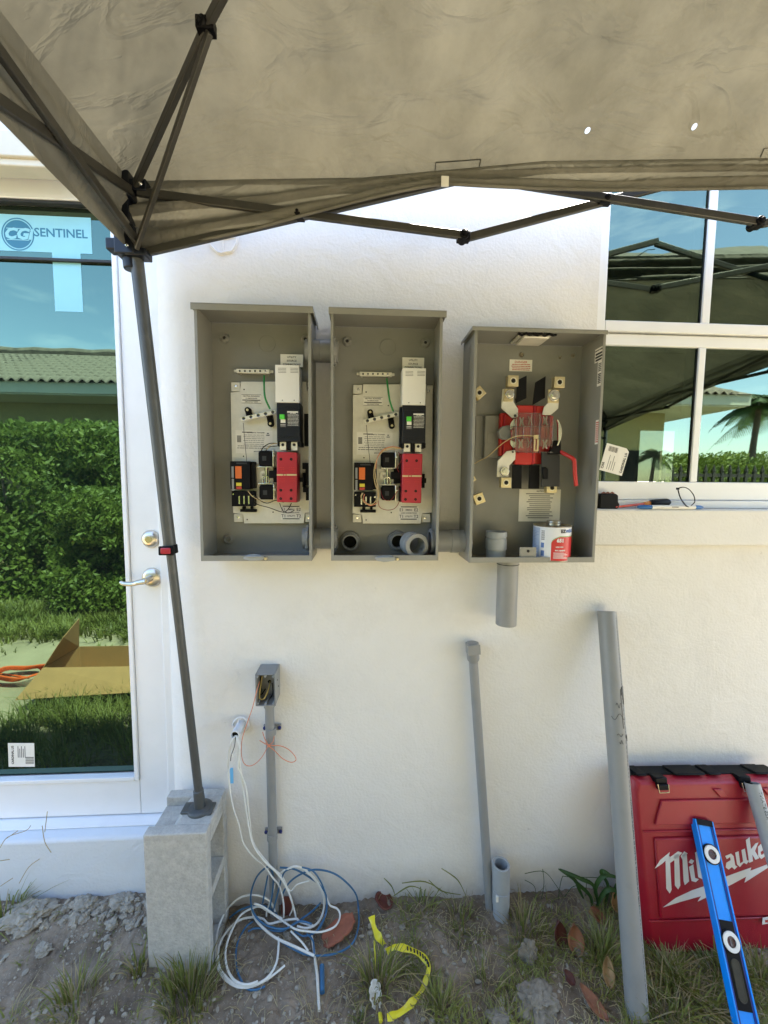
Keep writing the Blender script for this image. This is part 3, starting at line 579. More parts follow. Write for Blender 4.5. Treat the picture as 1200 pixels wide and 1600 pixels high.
# neighbour's house
EY, EZ0, EZ1, RY, RZ = -4.6, 2.77, 2.93, -8.0, 4.27
nh = thing('neighbour_house', 'low olive house with a brown tile roof mirrored in the door glass', 'house', (-1.5, -6, 0))
mb = MB(); mb.box(-9, 5.25, -5.5, -5.3, -.1, 2.75); mb.box(5.1, 5.25, -9, -5.5, -.1, 2.75); mb.obj('wall', M['olive'], nh)
mb = MB(); mb.box(-9.3, 6.1, EY - .03, EY, EZ0, EZ1); mb.box(6.07, 6.1, -8, EY - .03, EZ0, EZ1); mb.obj('fascia', M['fascia'], nh)
mb = MB(); mb.box(-9.3, 6.06, -11.2, EY - .031, 2.75, 2.769); mb.obj('soffit', M['fascia'], nh)
sl = math.atan2(RZ - EZ1, EY - RY); hyp = math.hypot(RZ - EZ1, EY - RY)
mb = MB(); mb.add([(-9.3, EY + .04, EZ1), (6.1, EY + .04, EZ1), (6.1, RY, RZ), (-9.3, RY, RZ), (-9.3, -11.4, EZ1), (6.1, -11.4, EZ1)], [(0, 1, 2, 3), (3, 2, 5, 4), (1, 5, 2), (0, 3, 4)]); rf = mb.obj('roof', M['dkroof'], nh, smooth=0)
tv = []; nxs = 16
for j in (0, 1):
    for i in range(nxs + 1): t = i / nxs; tv.append((t * .275, -j * .38 * cos(sl), .035 + .024 * sin(t * 4 * pi) * 1.0 + j * .38 * sin(sl) - (.03 if j else 0)))
tf = [(i, i + 1, nxs + 2 + i, nxs + 1 + i) for i in range(nxs)]
tv += [(v[0], v[1], v[2] - .03) for v in tv[:nxs + 1]]; tf += [(2 * (nxs + 1) + i, 2 * (nxs + 1) + i + 1, i + 1, i) for i in range(nxs)]
tm = bpy.data.meshes.new('tile'); tm.from_pydata(tv, [], tf); tm.materials.append(M['dkroof']); tm.polygons.foreach_set('use_smooth', [True] * len(tf)); tm.update()
rest = MB(); cnt = 0; rows = int(hyp / .34)
for r_ in range(rows):
    for c_ in range(int(15.3 / .275)):
        x = -9.3 + c_ * .275; y = EY + .06 - r_ * .34 * cos(sl); z = EZ1 + r_ * .34 * sin(sl)
        if ((-6.4 < x < -2.4) or (4.0 < x < 6.1)) and r_ < 12 and cnt < 298:
            o = bpy.data.objects.new('tile', tm); COL.objects.link(o); o.parent = rf; o.location = V((x, y, z)) - ORG[rf]; cnt += 1
        else: rest.add([(v[0] + x, v[1] + y, v[2] + z) for v in tv], tf)
props(rest.obj('tiles', M['dkroof'], rf, smooth=60), kind='stuff')
mb = MB(); mb.tube([(-9.3 + i * .4, RY + .02 * (i % 2), RZ + .06 + .02 * (i % 2)) for i in range(39)], .09, 8); mb.obj('ridge_cap', M['dkroof'], rf)
mb = MB(); mb.cone((-3.6, -7.2, 3.7), (-3.6, -7.2, 4.35), .06); mb.cone((-3.6, -7.2, 4.35), (-3.6, -7.2, 4.42), .09); mb.obj('vent_pipe', M['zinc'], rf)
mb = MB(); mb.box(4.5, 5.2, -5.32, -5.285, .1, 2.1); mb.obj('added_dark_panel', M['hole'], nh)  # black panel added to keep this part of the mirror image dark

def bush(name, label, cat, c, sx, sy, h, n, size, m='hedge', z0=0.0, group=None):
    root = thing(name, label, cat, (c[0], c[1], -.03), group); mb = MB()
    def fn():
        while True:
            u, v, q = rnd.uniform(-1, 1), rnd.uniform(-1, 1), rnd.random()
            x, y, z = c[0] + u * sx, c[1] + v * sy, z0 + q * h
            k = noise.noise(V((x * 1.5, y * 1.5, z * 1.7))) * .75 + noise.noise(V((x * 6, y * 6, z * 6))) * .3
            e = abs(v) + .35 * max(0, abs(u) - .8) * 5 + .3 * max(0, q - .85) * 6
            if e < 1.0 + k and k > -.16: return V((x, y, z)), 1
    leaves(mb, n, fn, size); mb.obj('foliage', M[m], root, smooth=0)
    mb = MB()
    for i in range(max(2, int(sx * 3))):
        x = c[0] + rnd.uniform(-.85, .85) * sx; y = c[1] + rnd.uniform(-.3, .3) * sy
        mb.tube([(x, y, -.05), (x + rnd.uniform(-.1, .1), y, h * .4), (x + rnd.uniform(-.3, .3), y + rnd.uniform(-.1, .1), h * .85)], [.03, .022, .008], 6)
    mb.obj('stems', M['bark'], root); return root
bush('hedge', 'tall clipped green hedge mirrored in the lower half of the door glass', 'hedge', (-4.4, -3.85), 3.2, .42, 2.25, 62000, .040)
bush('bush', 'bright green leafy bush in front of the mirrored hedge', 'bush', (-2.95, -3.2), .55, .35, 1.35, 12000, .032, z0=.1)
for i, (x, y, sx, h, lb) in enumerate(((6.6, -6.6, .9, 2.1, 'round green shrub mirrored below the eave in the lower right pane'), (8.4, -7.2, 1.2, 2.1, 'wide green shrub mirrored beside the palm in the lower right pane'), (11.5, -9, 2, 2.4, 'far green shrub mirrored at the right edge of the window'))):
    bush('shrub', lb, 'shrub', (x, y), sx, .8, h, 15000, .042, group='shrubs mirrored in the window')
for i, (x, y, sx, h, lb) in enumerate(((at(1035, 730, 9.5).x, 9.5, .6, 1.5, 'pale green shrub seen through the window left of the white panel'), (at(1065, 730, 10.5).x, 10.5, .8, 1.6, 'green shrub seen through the room behind the white panel'))):
    bush('shrub', lb, 'shrub', (x, y), sx, .5, h, 2500, .08, group='shrubs seen through the window')
def palm(c, h, fl, label, nf=22, lean=.15):
    root = thing('palm_tree', label, 'palm tree', (c[0], c[1], -.03), 'palm trees around the house'); pts = [V((c[0] + lean * (t ** 2), c[1], h * t)) for t in [i / 8 for i in range(9)]]
    mb = MB(); mb.tube(pts, [.08 - .03 * i / 8 + .008 * (i % 2) for i in range(9)], 10); mb.obj('trunk', M['bark'], root)
    top_ = pts[-1]
    for i in range(nf):
        a = i * 2.4; el = rnd.uniform(-.1, 1.1); L = fl * rnd.uniform(.8, 1.1); d = V((cos(a) * cos(el), sin(a) * cos(el), sin(el))); mb = MB(); ps = []
        for k in range(9): t = k / 8; ps.append(top_ + d * (L * t) - V((0, 0, L * .75 * t * t)))
        mb.tube(ps, [.018 * (1 - t / 9) for t in range(9)], 4)
        for k in range(1, 33):
            t = k / 33 * 8; i0 = int(t); p = ps[i0].lerp(ps[min(8, i0 + 1)], t - i0); ax_ = (ps[min(8, i0 + 1)] - ps[i0]).normalized() if i0 < 8 else ax_
            s_ = ax_.cross(V((0, 0, 1))).normalized(); ll = L * .30 * sin(pi * min(1, k / 33 + .12)) ** .6
            for sg in (-1, 1):
                q = p + s_ * sg * ll * .75 + ax_ * ll * .45 - V((0, 0, ll * .5)); wv = ax_ * .018; mid = p.lerp(q, .5) + V((0, 0, .02))
                mb.add([p - wv, p + wv, mid + wv, mid - wv, q], [(0, 1, 2, 3), (3, 2, 4)])
        mb.obj('frond', M['palm'], root, smooth=0)
palm((9.0, -7.4), 3.35, 1.0, 'coconut palm mirrored at the right edge of the lower right pane')
palm((14.5, -12), 4.2, 2.0, 'far palm mirrored behind the shrubs', 14)
palm((at(1018, 700, 12.5).x, 12.5), 2.5, 1.0, 'small palm seen through the room in the lower left pane', 16)
# fence
fe = thing('picket_fence', 'dark low fence mirrored along the bottom of the lower right pane', 'fence', (8, -5.6, -.03)); 
mb = MB(); mb.box(5.0, 12, -5.62, -5.59, 1.66, 1.72); mb.box(5.0, 12, -5.62, -5.59, .3, .36); mb.obj('rail', M['darkwood'], fe)
pm = MB(); pm.box(0, .05, -.02, .02, 0, 1.80); pm.cone((.025, 0, 1.80), (.025, 0, 1.92), .035, .005, 6); pk = pm.obj('picket', M['darkwood'], fe)
for i in range(44):
    o = pk if i == 0 else pk.copy()
    if i: COL.objects.link(o)
    o.location = V((5.05 + i * .16, -5.6, -.03)) - ORG[fe]
# white leaning panel seen through the room
lp = MB(); lp.prism([(0, 0), (.95, 0), (.95, 1.75), (.62, 1.78), (.3, 1.5), (.12, .9)], 0, .06, Matrix.Translation((at(1022, 720, 5.9).x, 5.9, -.35)) @ Matrix.Rotation(pi/2, 4, 'X')); o = lp.obj('white_panel', M['white'], bev=.02); props(o, 'white curved panel standing outside, seen through the window', 'panel')
# cardboard box with open flaps
cb = thing('cardboard_box', 'open brown cardboard box on the grass mirrored in the door', 'box', (-1.95, -1.4, -.02))
def sheet(pts, name, th=.004):
    mb = MB(); p = [V(q) for q in pts]; nn = (p[1] - p[0]).cross(p[2] - p[0]).normalized() * th; k = len(p)
    mb.add(p + [q + nn for q in p], [list(range(k))[::-1], list(range(k, 2 * k))] + [(i, (i + 1) % k, k + (i + 1) % k, k + i) for i in range(k)]); return mb.obj(name, M['card'], cb, smooth=0)
xa, xb, ya, yb_, zz = -2.25, -1.45, -1.66, -1.30, .20
sheet([(xa, ya, -.02), (xb, ya, -.02), (xb, ya, zz), (xa, ya, zz)], 'side'); sheet([(xa, yb_, -.02), (xb, yb_, -.02), (xb, yb_, zz), (xa, yb_, zz)], 'side')
sheet([(xa, ya + .005, -.02), (xa, yb_ - .001, -.02), (xa, yb_ - .001, zz), (xa, ya + .005, zz)], 'side'); sheet([(xb, ya + .005, -.02), (xb, yb_ - .001, -.02), (xb, yb_ - .001, zz), (xb, ya + .005, zz)], 'side'); sheet([(xa, ya, -.018), (xb, ya, -.018), (xb, yb_, -.018), (xa, yb_, -.018)], 'bottom')
sheet([(xa, yb_ + .006, zz), (xb, yb_ + .006, zz), (xb + .02, yb_ + .17, .10), (xa - .06, yb_ + .17, .06)], 'flap'); sheet([(xa - .006, ya, zz), (xa - .006, yb_, zz), (xa + .10, yb_ - .06, .40), (xa + .02, ya + .02, .44)], 'flap'); sheet([(xb + .006, ya, zz), (xb + .006, yb_, zz), (xb + .16, yb_ + .02, .34), (xb + .16, ya, .34)], 'flap')
# orange cord
mb = MB()
for k in range(6):
    cx, cy = -2.70 + .02 * k, -1.62 + .015 * k; mb.tube([(cx + .16 * cos(t * pi / 12) * (1 + .06 * k), cy + .10 * sin(t * pi / 12), .0 + .012 * k + .01 * sin(t)) for t in range(25)], .006, 6)
mb.tube(catmull([(-2.6, -1.6, -.02), (-3.2, -1.7, -.02), (-4.5, -1.5, -.02)], 6), .006, 6)
props(mb.obj('extension_cord', M['cord']), 'coiled orange extension cord beside the mirrored cardboard box', 'cord')
# yard weeds, long grass by the door
mb = MB()
for i in range(300):
    x, y = rnd.uniform(-5, -1.7), rnd.uniform(-3.4, -2.35); x -= 0; tuftblades(mb, (x, y, -.03), 26, .16, .12, .007, .7, seg=2)
for i in range(140):
    x, y = rnd.uniform(-2.2, -1.15), rnd.uniform(-1.3, -.45); tuftblades(mb, (x, y, -.03), 26, .20, .07, .003, .7, seg=3)
for i in range(500):
    x, y = rnd.uniform(-6, 9), rnd.uniform(-5, -2.0); tuftblades(mb, (x, y, -.03), 8, .08, .12, .006, .7, seg=2)
props(mb.obj('yard_grass', M['grass'], smooth=0), kind='stuff')
# ================= electrical enclosures =================
PB = -.135     # plane of the open fronts
def zb2(x, y): return 500 + x / 3.6375, 460 + y / 3.6375
def zb3(x, y): return 700 + x / 3.904, 490 + y / 3.904
def zd3(x, y): return 740 + x / 6.6667, 570 + y / 6.6667
def rect(z, x0, x1, y0, y1, yf):        # photograph rectangle -> x0,x1,z0,z1 on plane yf
    a, c = z(x0, (y0 + y1) / 2); b, c2 = z(x1, (y0 + y1) / 2); m_, d = z((x0 + x1) / 2, y0); m2, e = z((x0 + x1) / 2, y1)
    return at(a, c, yf).x, at(b, c2, yf).x, at(m2, e, yf).z, at(m_, d, yf).z
def rb(mb, z, x0, x1, y0, y1, yf, yb): r = rect(z, x0, x1, y0, y1, yf); mb.box(r[0], r[1], yf, yb, r[2], r[3]); return r
def P(z, x, y, yf): a, b = z(x, y); return at(a, b, yf)

def shell(root, x0, x1, z0, z1, lidx0, lidx1, lidh=.017):
    t = .002
    mb = MB(); mb.box(x0, x1, -.006, -.003, z0, z1); back = mb.obj('back_panel', M['box'], root)
    mb = MB()
    for a, s in ((x0, 1), (x1, -1)):
        mb = MB(); mb.box(a, a + s * t, PB, -.0065, z0, z1 - .001); mb.box(a + s * t * 1.01, a + s * .008, PB, PB + t, z0 + .012, z1 - .002); mb.obj('side_panel', M['box'], root)
    mb = MB(); mb.box(x0 + .0025, x1 - .0025, PB + .0005, -.0065, z0, z0 + t); mb.box(x0 + .0025, x1 - .0025, PB - .001, PB + .001, z0 + .0005, z0 + .017); mb.obj('bottom_panel', M['box'], root)
    mb = MB(); mb.box(lidx0, lidx1, PB - .012, -.0065, z1, z1 + t); mb.box(lidx0, lidx1, PB - .012, PB - .010, z1 - lidh, z1 - .0005)
    mb.box(lidx0, lidx0 + t, PB - .0095, -.0065, z1 - lidh * .7, z1 - .0005); mb.box(lidx1 - t, lidx1, PB - .0095, -.0065, z1 - lidh * .7, z1 - .0005); mb.obj('rain_hood', M['box'], root)
    return back
def lugscrew(mb, p, r, ax=(0, -1, 0), n=20): mb.lathe([(r * .55, -.004), (r * .58, .001), (r, .001), (r, 0)], p, ax, n)
def disc(mb, p, r, n=18, ax=(0, -1, 0), h=.0006): mb.lathe([(0, h), (r, h), (r, 0)], p, ax, n)
def label(name, r, y, parent, items, m='paper', ink='ink'):
    mb = MB(); mb.box(r[0], r[1], y - .0006, y, r[2], r[3]); o = mb.obj(name, M[m], parent)
    cx, cz = (r[0] + r[1]) / 2, (r[2] + r[3]) / 2; w_, h_ = r[1] - r[0], r[3] - r[2]; Fm = F((cx, y - .0007, cz)); mb = MB()
    for it in items:
        if it[0] == 't': mb.text(it[1], it[2] * h_, Fm @ Matrix.Translation((it[3] * w_, it[4] * h_, 0)), fat=.00012)
        elif it[0] == 'l': mb.box(it[1] * w_, it[2] * w_, (it[3] - it[4]) * h_, (it[3] + it[4]) * h_, -.0001, .0003, Fm)
    mb.obj('lettering', M[ink], o, smooth=0); return o
def finelines(rg, x0, x1, y0, y1, n, th=.008):
    out = []
    for i in range(n):
        y = y0 + (y1 - y0) * i / max(1, n - 1); x = x0 + rg.random() * .05
        while x < x1 - .03:
            L = rg.uniform(.03, .14); out.append(('l', x, min(x1, x + L), y, th)); x += L + .015
    return out
rg = random.Random(11)

# ---- transfer switch box (the middle one is measured, the left one is its twin) ----
def transfer_box():
    b2 = thing('transfer_switch_box', 'middle open grey electrical box with yellow wires looped by the red contactor', 'electrical box', (X(603, -.003), -.003, Z(876, PB)), 'open transfer switch boxes')
    x0, x1 = X(517, PB, 680), X(688.5, PB, 680); z0, z1 = Z(876, PB, 600), Z(486, PB, 600)
    back = shell(b2, x0, x1, z0, z1, X(513.5, PB - .012, 490), X(698, PB - .012, 490))
    for zx, zy in ((155, 270), (598, 278)):
        p = P(zb2, zx, zy, -.006); mb = MB(); mb.lathe([(.0045, .004), (.006, .012), (.011, .012), (.015, .003), (.016, 0)], p, (0, -1, 0), 20); o = mb.obj('mounting_boss', M['box'], b2)
        mb = MB(); mb.lathe([(0, .006), (.0055, .007)], p, (0, -1, 0), 14); mb.obj('screw', M['seal'], o)
    p = P(zb2, 385, 300, -.006); mb = MB(); mb.tube([p + V((.026 * cos(a * pi / 16), -.0003, .026 * sin(a * pi / 16))) for a in range(33)], .0009, 5); mb.obj('knockout', M['box'], b2)
    # ground bar
    mb = MB(); r = rb(mb, zb2, 225, 408, 441, 464, -.032, -.02); rb(mb, zb2, 208, 424, 446, 460, -.024, -.019); gbar = mb.obj('ground_bar', M['alum'], b2, bev=.001)
    mb = MB(); mb.box(r[0] + .004, r[0] + .01, -.0185, -.0065, r[2] + .001, r[3] - .001); mb.box(r[1] - .01, r[1] - .004, -.0185, -.0065, r[2] + .001, r[3] - .001); mb.obj('standoff', M['zinc'], gbar)
    for i in range(6):
        mb = MB(); p = P(zb2, 245 + i * 28, 452, -.0325); disc(mb, p, .0023); mb.lathe([(.0024, .0004), (.0031, .0004)], p, (0, -1, 0), 12); mb.obj('screw', M['seal' if i != 5 else 'chrome'], gbar)
    # mounting plate with notched corners
    q = [(187, 572), (240, 566), (246, 511), (605, 511), (607, 562), (640, 566), (638, 1240), (580, 1245), (572, 1303), (244, 1303), (238, 1252), (185, 1245)]
    pl = [P(zb2, a, b, -.024) for a, b in q]; mb = MB(); mb.prism([(p.x, p.z) for p in pl], .022, .024, Matrix.Rotation(pi / 2, 4, 'X')); plate = mb.obj('mounting_plate', M['zinc'], b2, bev=.0006)
    for a, b, c, d, sx_, sy_ in ((188, 240, 514, 566, 218, 540), (608, 642, 516, 566, 617, 547), (186, 236, 1250, 1296, 212, 1268), (578, 628, 1246, 1296, 597, 1270)):
        mb = MB(); rb(mb, zb2, a, b, c, d, -.019, -.0065); o = mb.obj('mounting_foot', M['zinc'], b2, bev=.0015); mb = MB(); p = P(zb2, sx_, sy_, -.019); mb.lathe([(0, .003), (.004, .0025), (.005, 0)], p, (0, -1, 0), 14); mb.box(-.004, .004, -.0006, .0006, .0028, .0034, F(p)); mb.obj('screw', M['chrome'], o)
    mb = MB()
    for zx, zy in ((262, 555), (388, 632), (250, 928), (262, 1282), (405, 1240)): disc(mb, P(zb2, zx, zy, -.0242), .0022)
    mb.obj('rivet_hole', M['hole'], plate)
    label('warning_label', rect(zb2, 247, 355, 583, 633, -.0246), -.0244, plate, [('t', 'NEUTRAL BONDING', .20, 0, .3), ('t', 'TO REMOVE BOND', .15, 0, .06), ('l', -.46, .46, -.14, .05), ('t', 'DISCONNECT STRAP', .15, 0, -.33), ('l', -.5, .5, .47, .02), ('l', -.5, .5, -.47, .02)])
    label('rating_label', rect(zb2, 209, 412, 784, 912, -.0246), -.0244, plate, [('t', 'AUTOMATIC TRANSFER', .07, .05, .40), ('l', -.32, -.05, .42, .018)] + [('l', -.46, -.35, .25 - i * .05, .016) for i in range(6)] + finelines(rg, -.3, .28, .3, -.1, 6) + finelines(rg, -.46, .4, -.18, -.27, 2, .012) + [('l', .33, .42, .3, .02), ('l', .35, .40, .38, .02), ('t', 'MADE IN USA', .06, .1, -.42)])
    label('connection_label', rect(zb2, 468, 592, 358, 428, -.030), -.028, b2, [('t', 'UTILITY', .21, 0, .27), ('t', 'SOURCE', .21, 0, -.02), ('t', 'CONNECTIONS', .2, 0, -.31)])
    r = rect(zb2, 447, 562, 1203, 1283, -.0246)
    label('terminal_label', r, -.0244, plate, [('t', 'E1', .30, -.36, .22), ('t', 'E2', .30, .36, .22), ('t', 'EMERG', .15, 0, .22), ('t', 'LOAD CONNECTIONS', .11, 0, .0), ('t', 'T1', .30, -.36, -.24), ('t', 'T2', .30, .36, -.24), ('t', 'UTILITY', .15, 0, -.24), ('l', -.4, .4, -.43, .03), ('l', -.4, .4, .44, .03)])
    # lug cover and breaker
    mb = MB(); r = rb(mb, zb2, 468, 601, 418, 629, -.088, -.03); cov = mb.obj('lug_cover', M['white'], b2, bev=.0015)
    mb = MB()
    for i in range(4):
        for cx in (508, 575): rb(mb, zb2, cx - 22, cx + 22, 436 + i * 8, 438 + i * 8, -.0884, -.0882)
    for cx in (505, 570): disc(mb, P(zb2, cx, 616, -.0881), .0016)
    mb.obj('vent_slot', M['seal'], cov)
    mb = MB(); rb(mb, zb2, 470, 600, 631, 846, -.086, -.03); rb(mb, zb2, 474, 598, 658, 820, -.089, -.0862); rb(mb, zb2, 452, 471, 640, 868, -.05, -.028); brk = mb.obj('breaker', M['navy'], b2, bev=.0012)
    mb = MB(); rb(mb, zb2, 470, 477, 846, 872, -.082, -.03); rb(mb, zb2, 519, 537, 846, 890, -.082, -.03); rb(mb, zb2, 582, 600, 846, 872, -.082, -.03); mb.obj('lug_barrier', M['black'], brk)
    mb = MB(); rb(mb, zb2, 490, 522, 690, 768, -.0896, -.0892); mb.obj('toggle_plate', M['ink'], brk)
    mb = MB(); rb(mb, zb2, 494, 520, 722, 742, -.0905, -.0897); rb(mb, zb2, 492, 520, 750, 752, -.0905, -.0897); rb(mb, zb2, 492, 520, 758, 760, -.0905, -.0897); mb.obj('toggle_mark', M['paper'], brk)
    mb = MB(); rb(mb, zb2, 493, 520, 694, 720, -.099, -.0897); mb.obj('toggle', M['tog'], brk, bev=.001)
    label('breaker_label', rect(zb2, 527, 597, 676, 764, -.0897), -.0893, brk, [('l', -.45, .4, .44, .045)] + finelines(rg, -.44, .44, .30, -.40, 9, .013) + [('t', '2P 200A', .1, 0, .36)], 'ink', 'paper')
    for cx in (496, 558):
        mb = MB(); rb(mb, zb2, cx - 18, cx + 18, 848, 896, -.078, -.04); lg = mb.obj('lug', M['alum'], brk, bev=.001); mb = MB(); disc(mb, P(zb2, cx, 864, -.0782), .0046); mb.obj('lug_hole', M['hole'], lg)
    # contactor
    mb = MB(); pts = [(470, 903), (584, 906), (575, 1187), (464, 1184)]; w_ = [P(zb2, a, b, -.095) for a, b in pts]; mb.prism([(p.x, p.z) for p in w_], .03, .095, Matrix.Rotation(pi / 2, 4, 'X')); ct = mb.obj('contactor', M['red'], b2, bev=.0025)
    mb = MB(); rb(mb, zb2, 468, 502, 1028, 1037, -.0962, -.0945); rb(mb, zb2, 506, 518, 1029, 1036, -.0962, -.0945); rb(mb, zb2, 522, 578, 1028, 1037, -.0962, -.0945); mb.obj('divider', M['wire_t'], ct)
    for zx, zy in ((493, 945), (549, 945), (488, 1118), (544, 1118), (486, 1165), (543, 1165)): mb = MB(); mb.lathe([(0, -.0002), (.0028, .0002), (.0034, .0009), (.0042, .0006), (.0044, 0)], P(zb2, zx, zy, -.0951), (0, -1, 0), 14); mb.obj('screw_recess', M['hole'], ct)
    mb = MB()
    for gx in (497, 553):
        for k, gy in enumerate((990, 1002, 1012, 1052, 1062, 1070)):
            for i in range(3): rb(mb, zb2, gx - 16 + i * 11, gx - 9 + i * 11, gy, gy + 2.2, -.0958, -.0952)
    mb.obj('moulded_mark', M['can_r'], ct)
    mb = MB(); rb(mb, zb2, 580, 604, 1044, 1072, -.07, -.03); rb(mb, zb2, 583, 596, 1020, 1100, -.05, -.03); mb.obj('side_knob', M['black'], ct, bev=.001); mb = MB(); rb(mb, zb2, 452, 468, 905, 1010, -.06, -.03); rb(mb, zb2, 405, 466, 1008, 1050, -.06, -.026); rb(mb, zb2, 420, 466, 990, 1075, -.045, -.026); mb.obj('linkage', M['black'], ct, bev=.002)
    mb = MB(); rb(mb, zb2, 452, 466, 1090, 1180, -.06, -.0242); mb.obj('contactor_side', M['black'], ct, bev=.001)
    # coils
    for a, b in ((897, 984), (1088, 1170)):
        mb = MB(); rb(mb, zb2, 352, 426, a, b, -.058, -.026); rb(mb, zb2, 346, 430, a + 8, b - 8, -.054, -.03); cl = mb.obj('coil', M['black'], b2, bev=.003)
        mb = MB(); rb(mb, zb2, 427, 434, a - 4, b + 2, -.060, -.0242); rb(mb, zb2, 434, 442, a + 24, a + 32, -.062, -.05)
        rb(mb, zb2, 344, 426, (b + 1 if a < 1000 else a - 9), (b + 7 if a < 1000 else a - 3), -.060, -.0242); mb.obj('coil_bracket', M['chrome'], cl, bev=.0008)
        mb = MB(); rb(mb, zb2, 370, 392, a + 30, a + 56, -.0588, -.0583); mb.obj('coil_band', M['seal'], cl)
    mb = MB(); mb.cone(P(zb2, 383, 992, -.042), P(zb2, 383, 1076, -.042), .0042, n=14); mb.cone(P(zb2, 383, 992, -.042), P(zb2, 383, 1006, -.042), .006, n=14); mb.tube([P(zb2, a, b, -.05) for a, b in ((368, 1080), (366, 1050), (376, 1040), (392, 1040), (402, 1052), (400, 1080))], .0022, 6); mb.obj('plunger', M['chrome'], b2)
    mb = MB(); mb.lathe([(.005, .002), (.0135, .002), (.0135, -.004)], P(zb2, 362, 1032, -.03), (0, -1, 0), 22); rb(mb, zb2, 380, 430, 1040, 1078, -.032, -.0242); mb.obj('yoke', M['alum'], b2)
    # controller
    mb = MB(); rb(mb, zb2, 193, 302, 956, 1112, -.060, -.026); rb(mb, zb2, 302, 322, 958, 1108, -.05, -.026); ctl = mb.obj('controller', M['black'], b2, bev=.0015)
    for nm, m_, a, b, c, d in (('warning_patch', 'orange', 222, 256, 984, 1052), ('caution_patch', 'yellow', 225, 254, 1076, 1094), ('terminal_strip', 'pvc', 201, 213, 985, 1048), ('terminal_strip', 'pvc', 201, 213, 1054, 1120), ('serial_patch', 'redink', 225, 254, 1097, 1112), ('name_patch', 'seal', 228, 285, 963, 972)):
        mb = MB(); rb(mb, zb2, a, b, c, d, -.0612, -.0602); mb.obj(nm, M[m_], ctl)
    mb = MB(); rb(mb, zb2, 193, 318, 1122, 1208, -.052, -.026); tm_ = mb.obj('terminal_block', M['black'], b2, bev=.0015)
    for cx in (232, 258, 284): mb = MB(); rb(mb, zb2, cx, cx + 7, 1150, 1195, -.053, -.0522); mb.obj('terminal_blade', M['chrome'], tm_)
    mb = MB(); disc(mb, P(zb2, 203, 1140, -.0522), .002); disc(mb, P(zb2, 312, 1152, -.0522), .003); mb.obj('screw', M['chrome'], tm_)
    mb = MB(); rb(mb, zb2, 228, 318, 1224, 1240, -.034, -.0242); rb(mb, zb2, 240, 258, 1209, 1223, -.034, -.0242); rb(mb, zb2, 285, 300, 1209, 1223, -.034, -.0242); mb.obj('din_clip', M['black'], b2, bev=.0015)
    # neutral bar on insulators
    a, b = P(zb2, 252, 722, -.05), P(zb2, 448, 678, -.05); mid = (a + b) / 2; ang = math.atan2(b.z - a.z, b.x - a.x); Fm = F(mid) @ Matrix.Rotation(ang, 4, 'Z'); L = (b - a).length
    mb = MB(); mb.box(-L/2, L/2, -.0062, .0062, -.010, 0, Fm); nb = mb.obj('neutral_bar', M['alum'], b2, bev=.001)
    for i in range(5):
        q_ = Fm @ V((-L * .41 + i * L * .205, 0, 0)); mb = MB(); mb.lathe([(0, .0005), (.0036, .0007), (.0038, .0012), (.0050, .0010), (.0052, 0)], q_, (0, -1, 0), 16); mb.obj('lug_screw', M['seal'], nb); mb = MB(); mb.lathe([(.0044, .0013), (.0054, .0014), (.0058, .0002)], q_, (0, -1, 0), 16); mb.obj('screw_ring', M['chrome'], nb)
    for (ax_, ay_), (bx_, by_) in (((285, 672), (292, 706)), ((402, 705), (408, 748))):
        mb = MB(); p, q_ = P(zb2, ax_, ay_, -.03), P(zb2, bx_, by_, -.03)
        for t in (p, q_): mb.lathe([(0, .010), (.0085, .010), (.0095, .008), (.0095, -.005)], t, (0, -1, 0), 20)
        mb.bar(p + V((0, .002, 0)), q_ + V((0, .002, 0)), .012, .019, up=(0, 1, 0)); ins = mb.obj('insulator', M['black'], b2, bev=.001)
        mb = MB(); t = p if ay_ < 700 else q_; mb.lathe([(0, .012), (.0042, .012), (.0042, .0100)], t, (0, -1, 0), 6); mb.obj('bolt', M['brass'], ins)
    mb = MB(); mb.tube(catmull([P(zb2, 379, 478, -.034), P(zb2, 386, 530, -.05), P(zb2, 396, 600, -.062), P(zb2, 416, 664, -.052)], 6), .0029, 8); mb.obj('ground_wire', M['green'], b2)
    mb = MB(); mb.tube([P(zb2, 264, 742, -.045), P(zb2, 272, 840, -.05), P(zb2, 287, 975, -.06)], .0009, 6); mb.obj('sensing_wire', M['seal'], b2)
    return b2
box2 = transfer_box()
box1 = copy_tree(box2); dx = X(308.5, PB, 680) - X(517, PB, 680)
box1.location.x += dx; ORG[box1] = V(box1.location); box1['label'] = 'left open grey electrical box nearest the tent leg, thin black wires by its red contactor'
def wires(parent, name, sets, m):
    for pts, r_ in sets:
        mb = MB(); mb.tube(catmull(pts, 6), r_, 6); mb.obj(name, M[m], parent)
W = lambda pts, d=0: [P(zb2, a, b, y) + V((d, 0, 0)) for a, b, y in pts]
wires(box2, 'yellow_wire', [(W([(470, 880, -.06), (430, 872, -.066), (385, 874, -.066), (345, 900, -.066), (318, 950, -.068), (306, 1010, -.07), (312, 1070, -.07), (328, 1120, -.068), (330, 1160, -.062), (318, 1190, -.06), (280, 1196, -.062), (250, 1180, -.062), (232, 1150, -.062), (240, 1128, -.06)]), .0015), (W([(460, 876, -.058), (410, 880, -.066), (360, 892, -.068), (326, 930, -.07), (312, 985, -.072), (318, 1050, -.07), (332, 1105, -.066), (336, 1150, -.06)]), .0013), (W([(245, 1128, -.062), (236, 1155, -.064), (262, 1186, -.064), (300, 1190, -.062), (322, 1165, -.058)]), .0013)], 'wire_t')
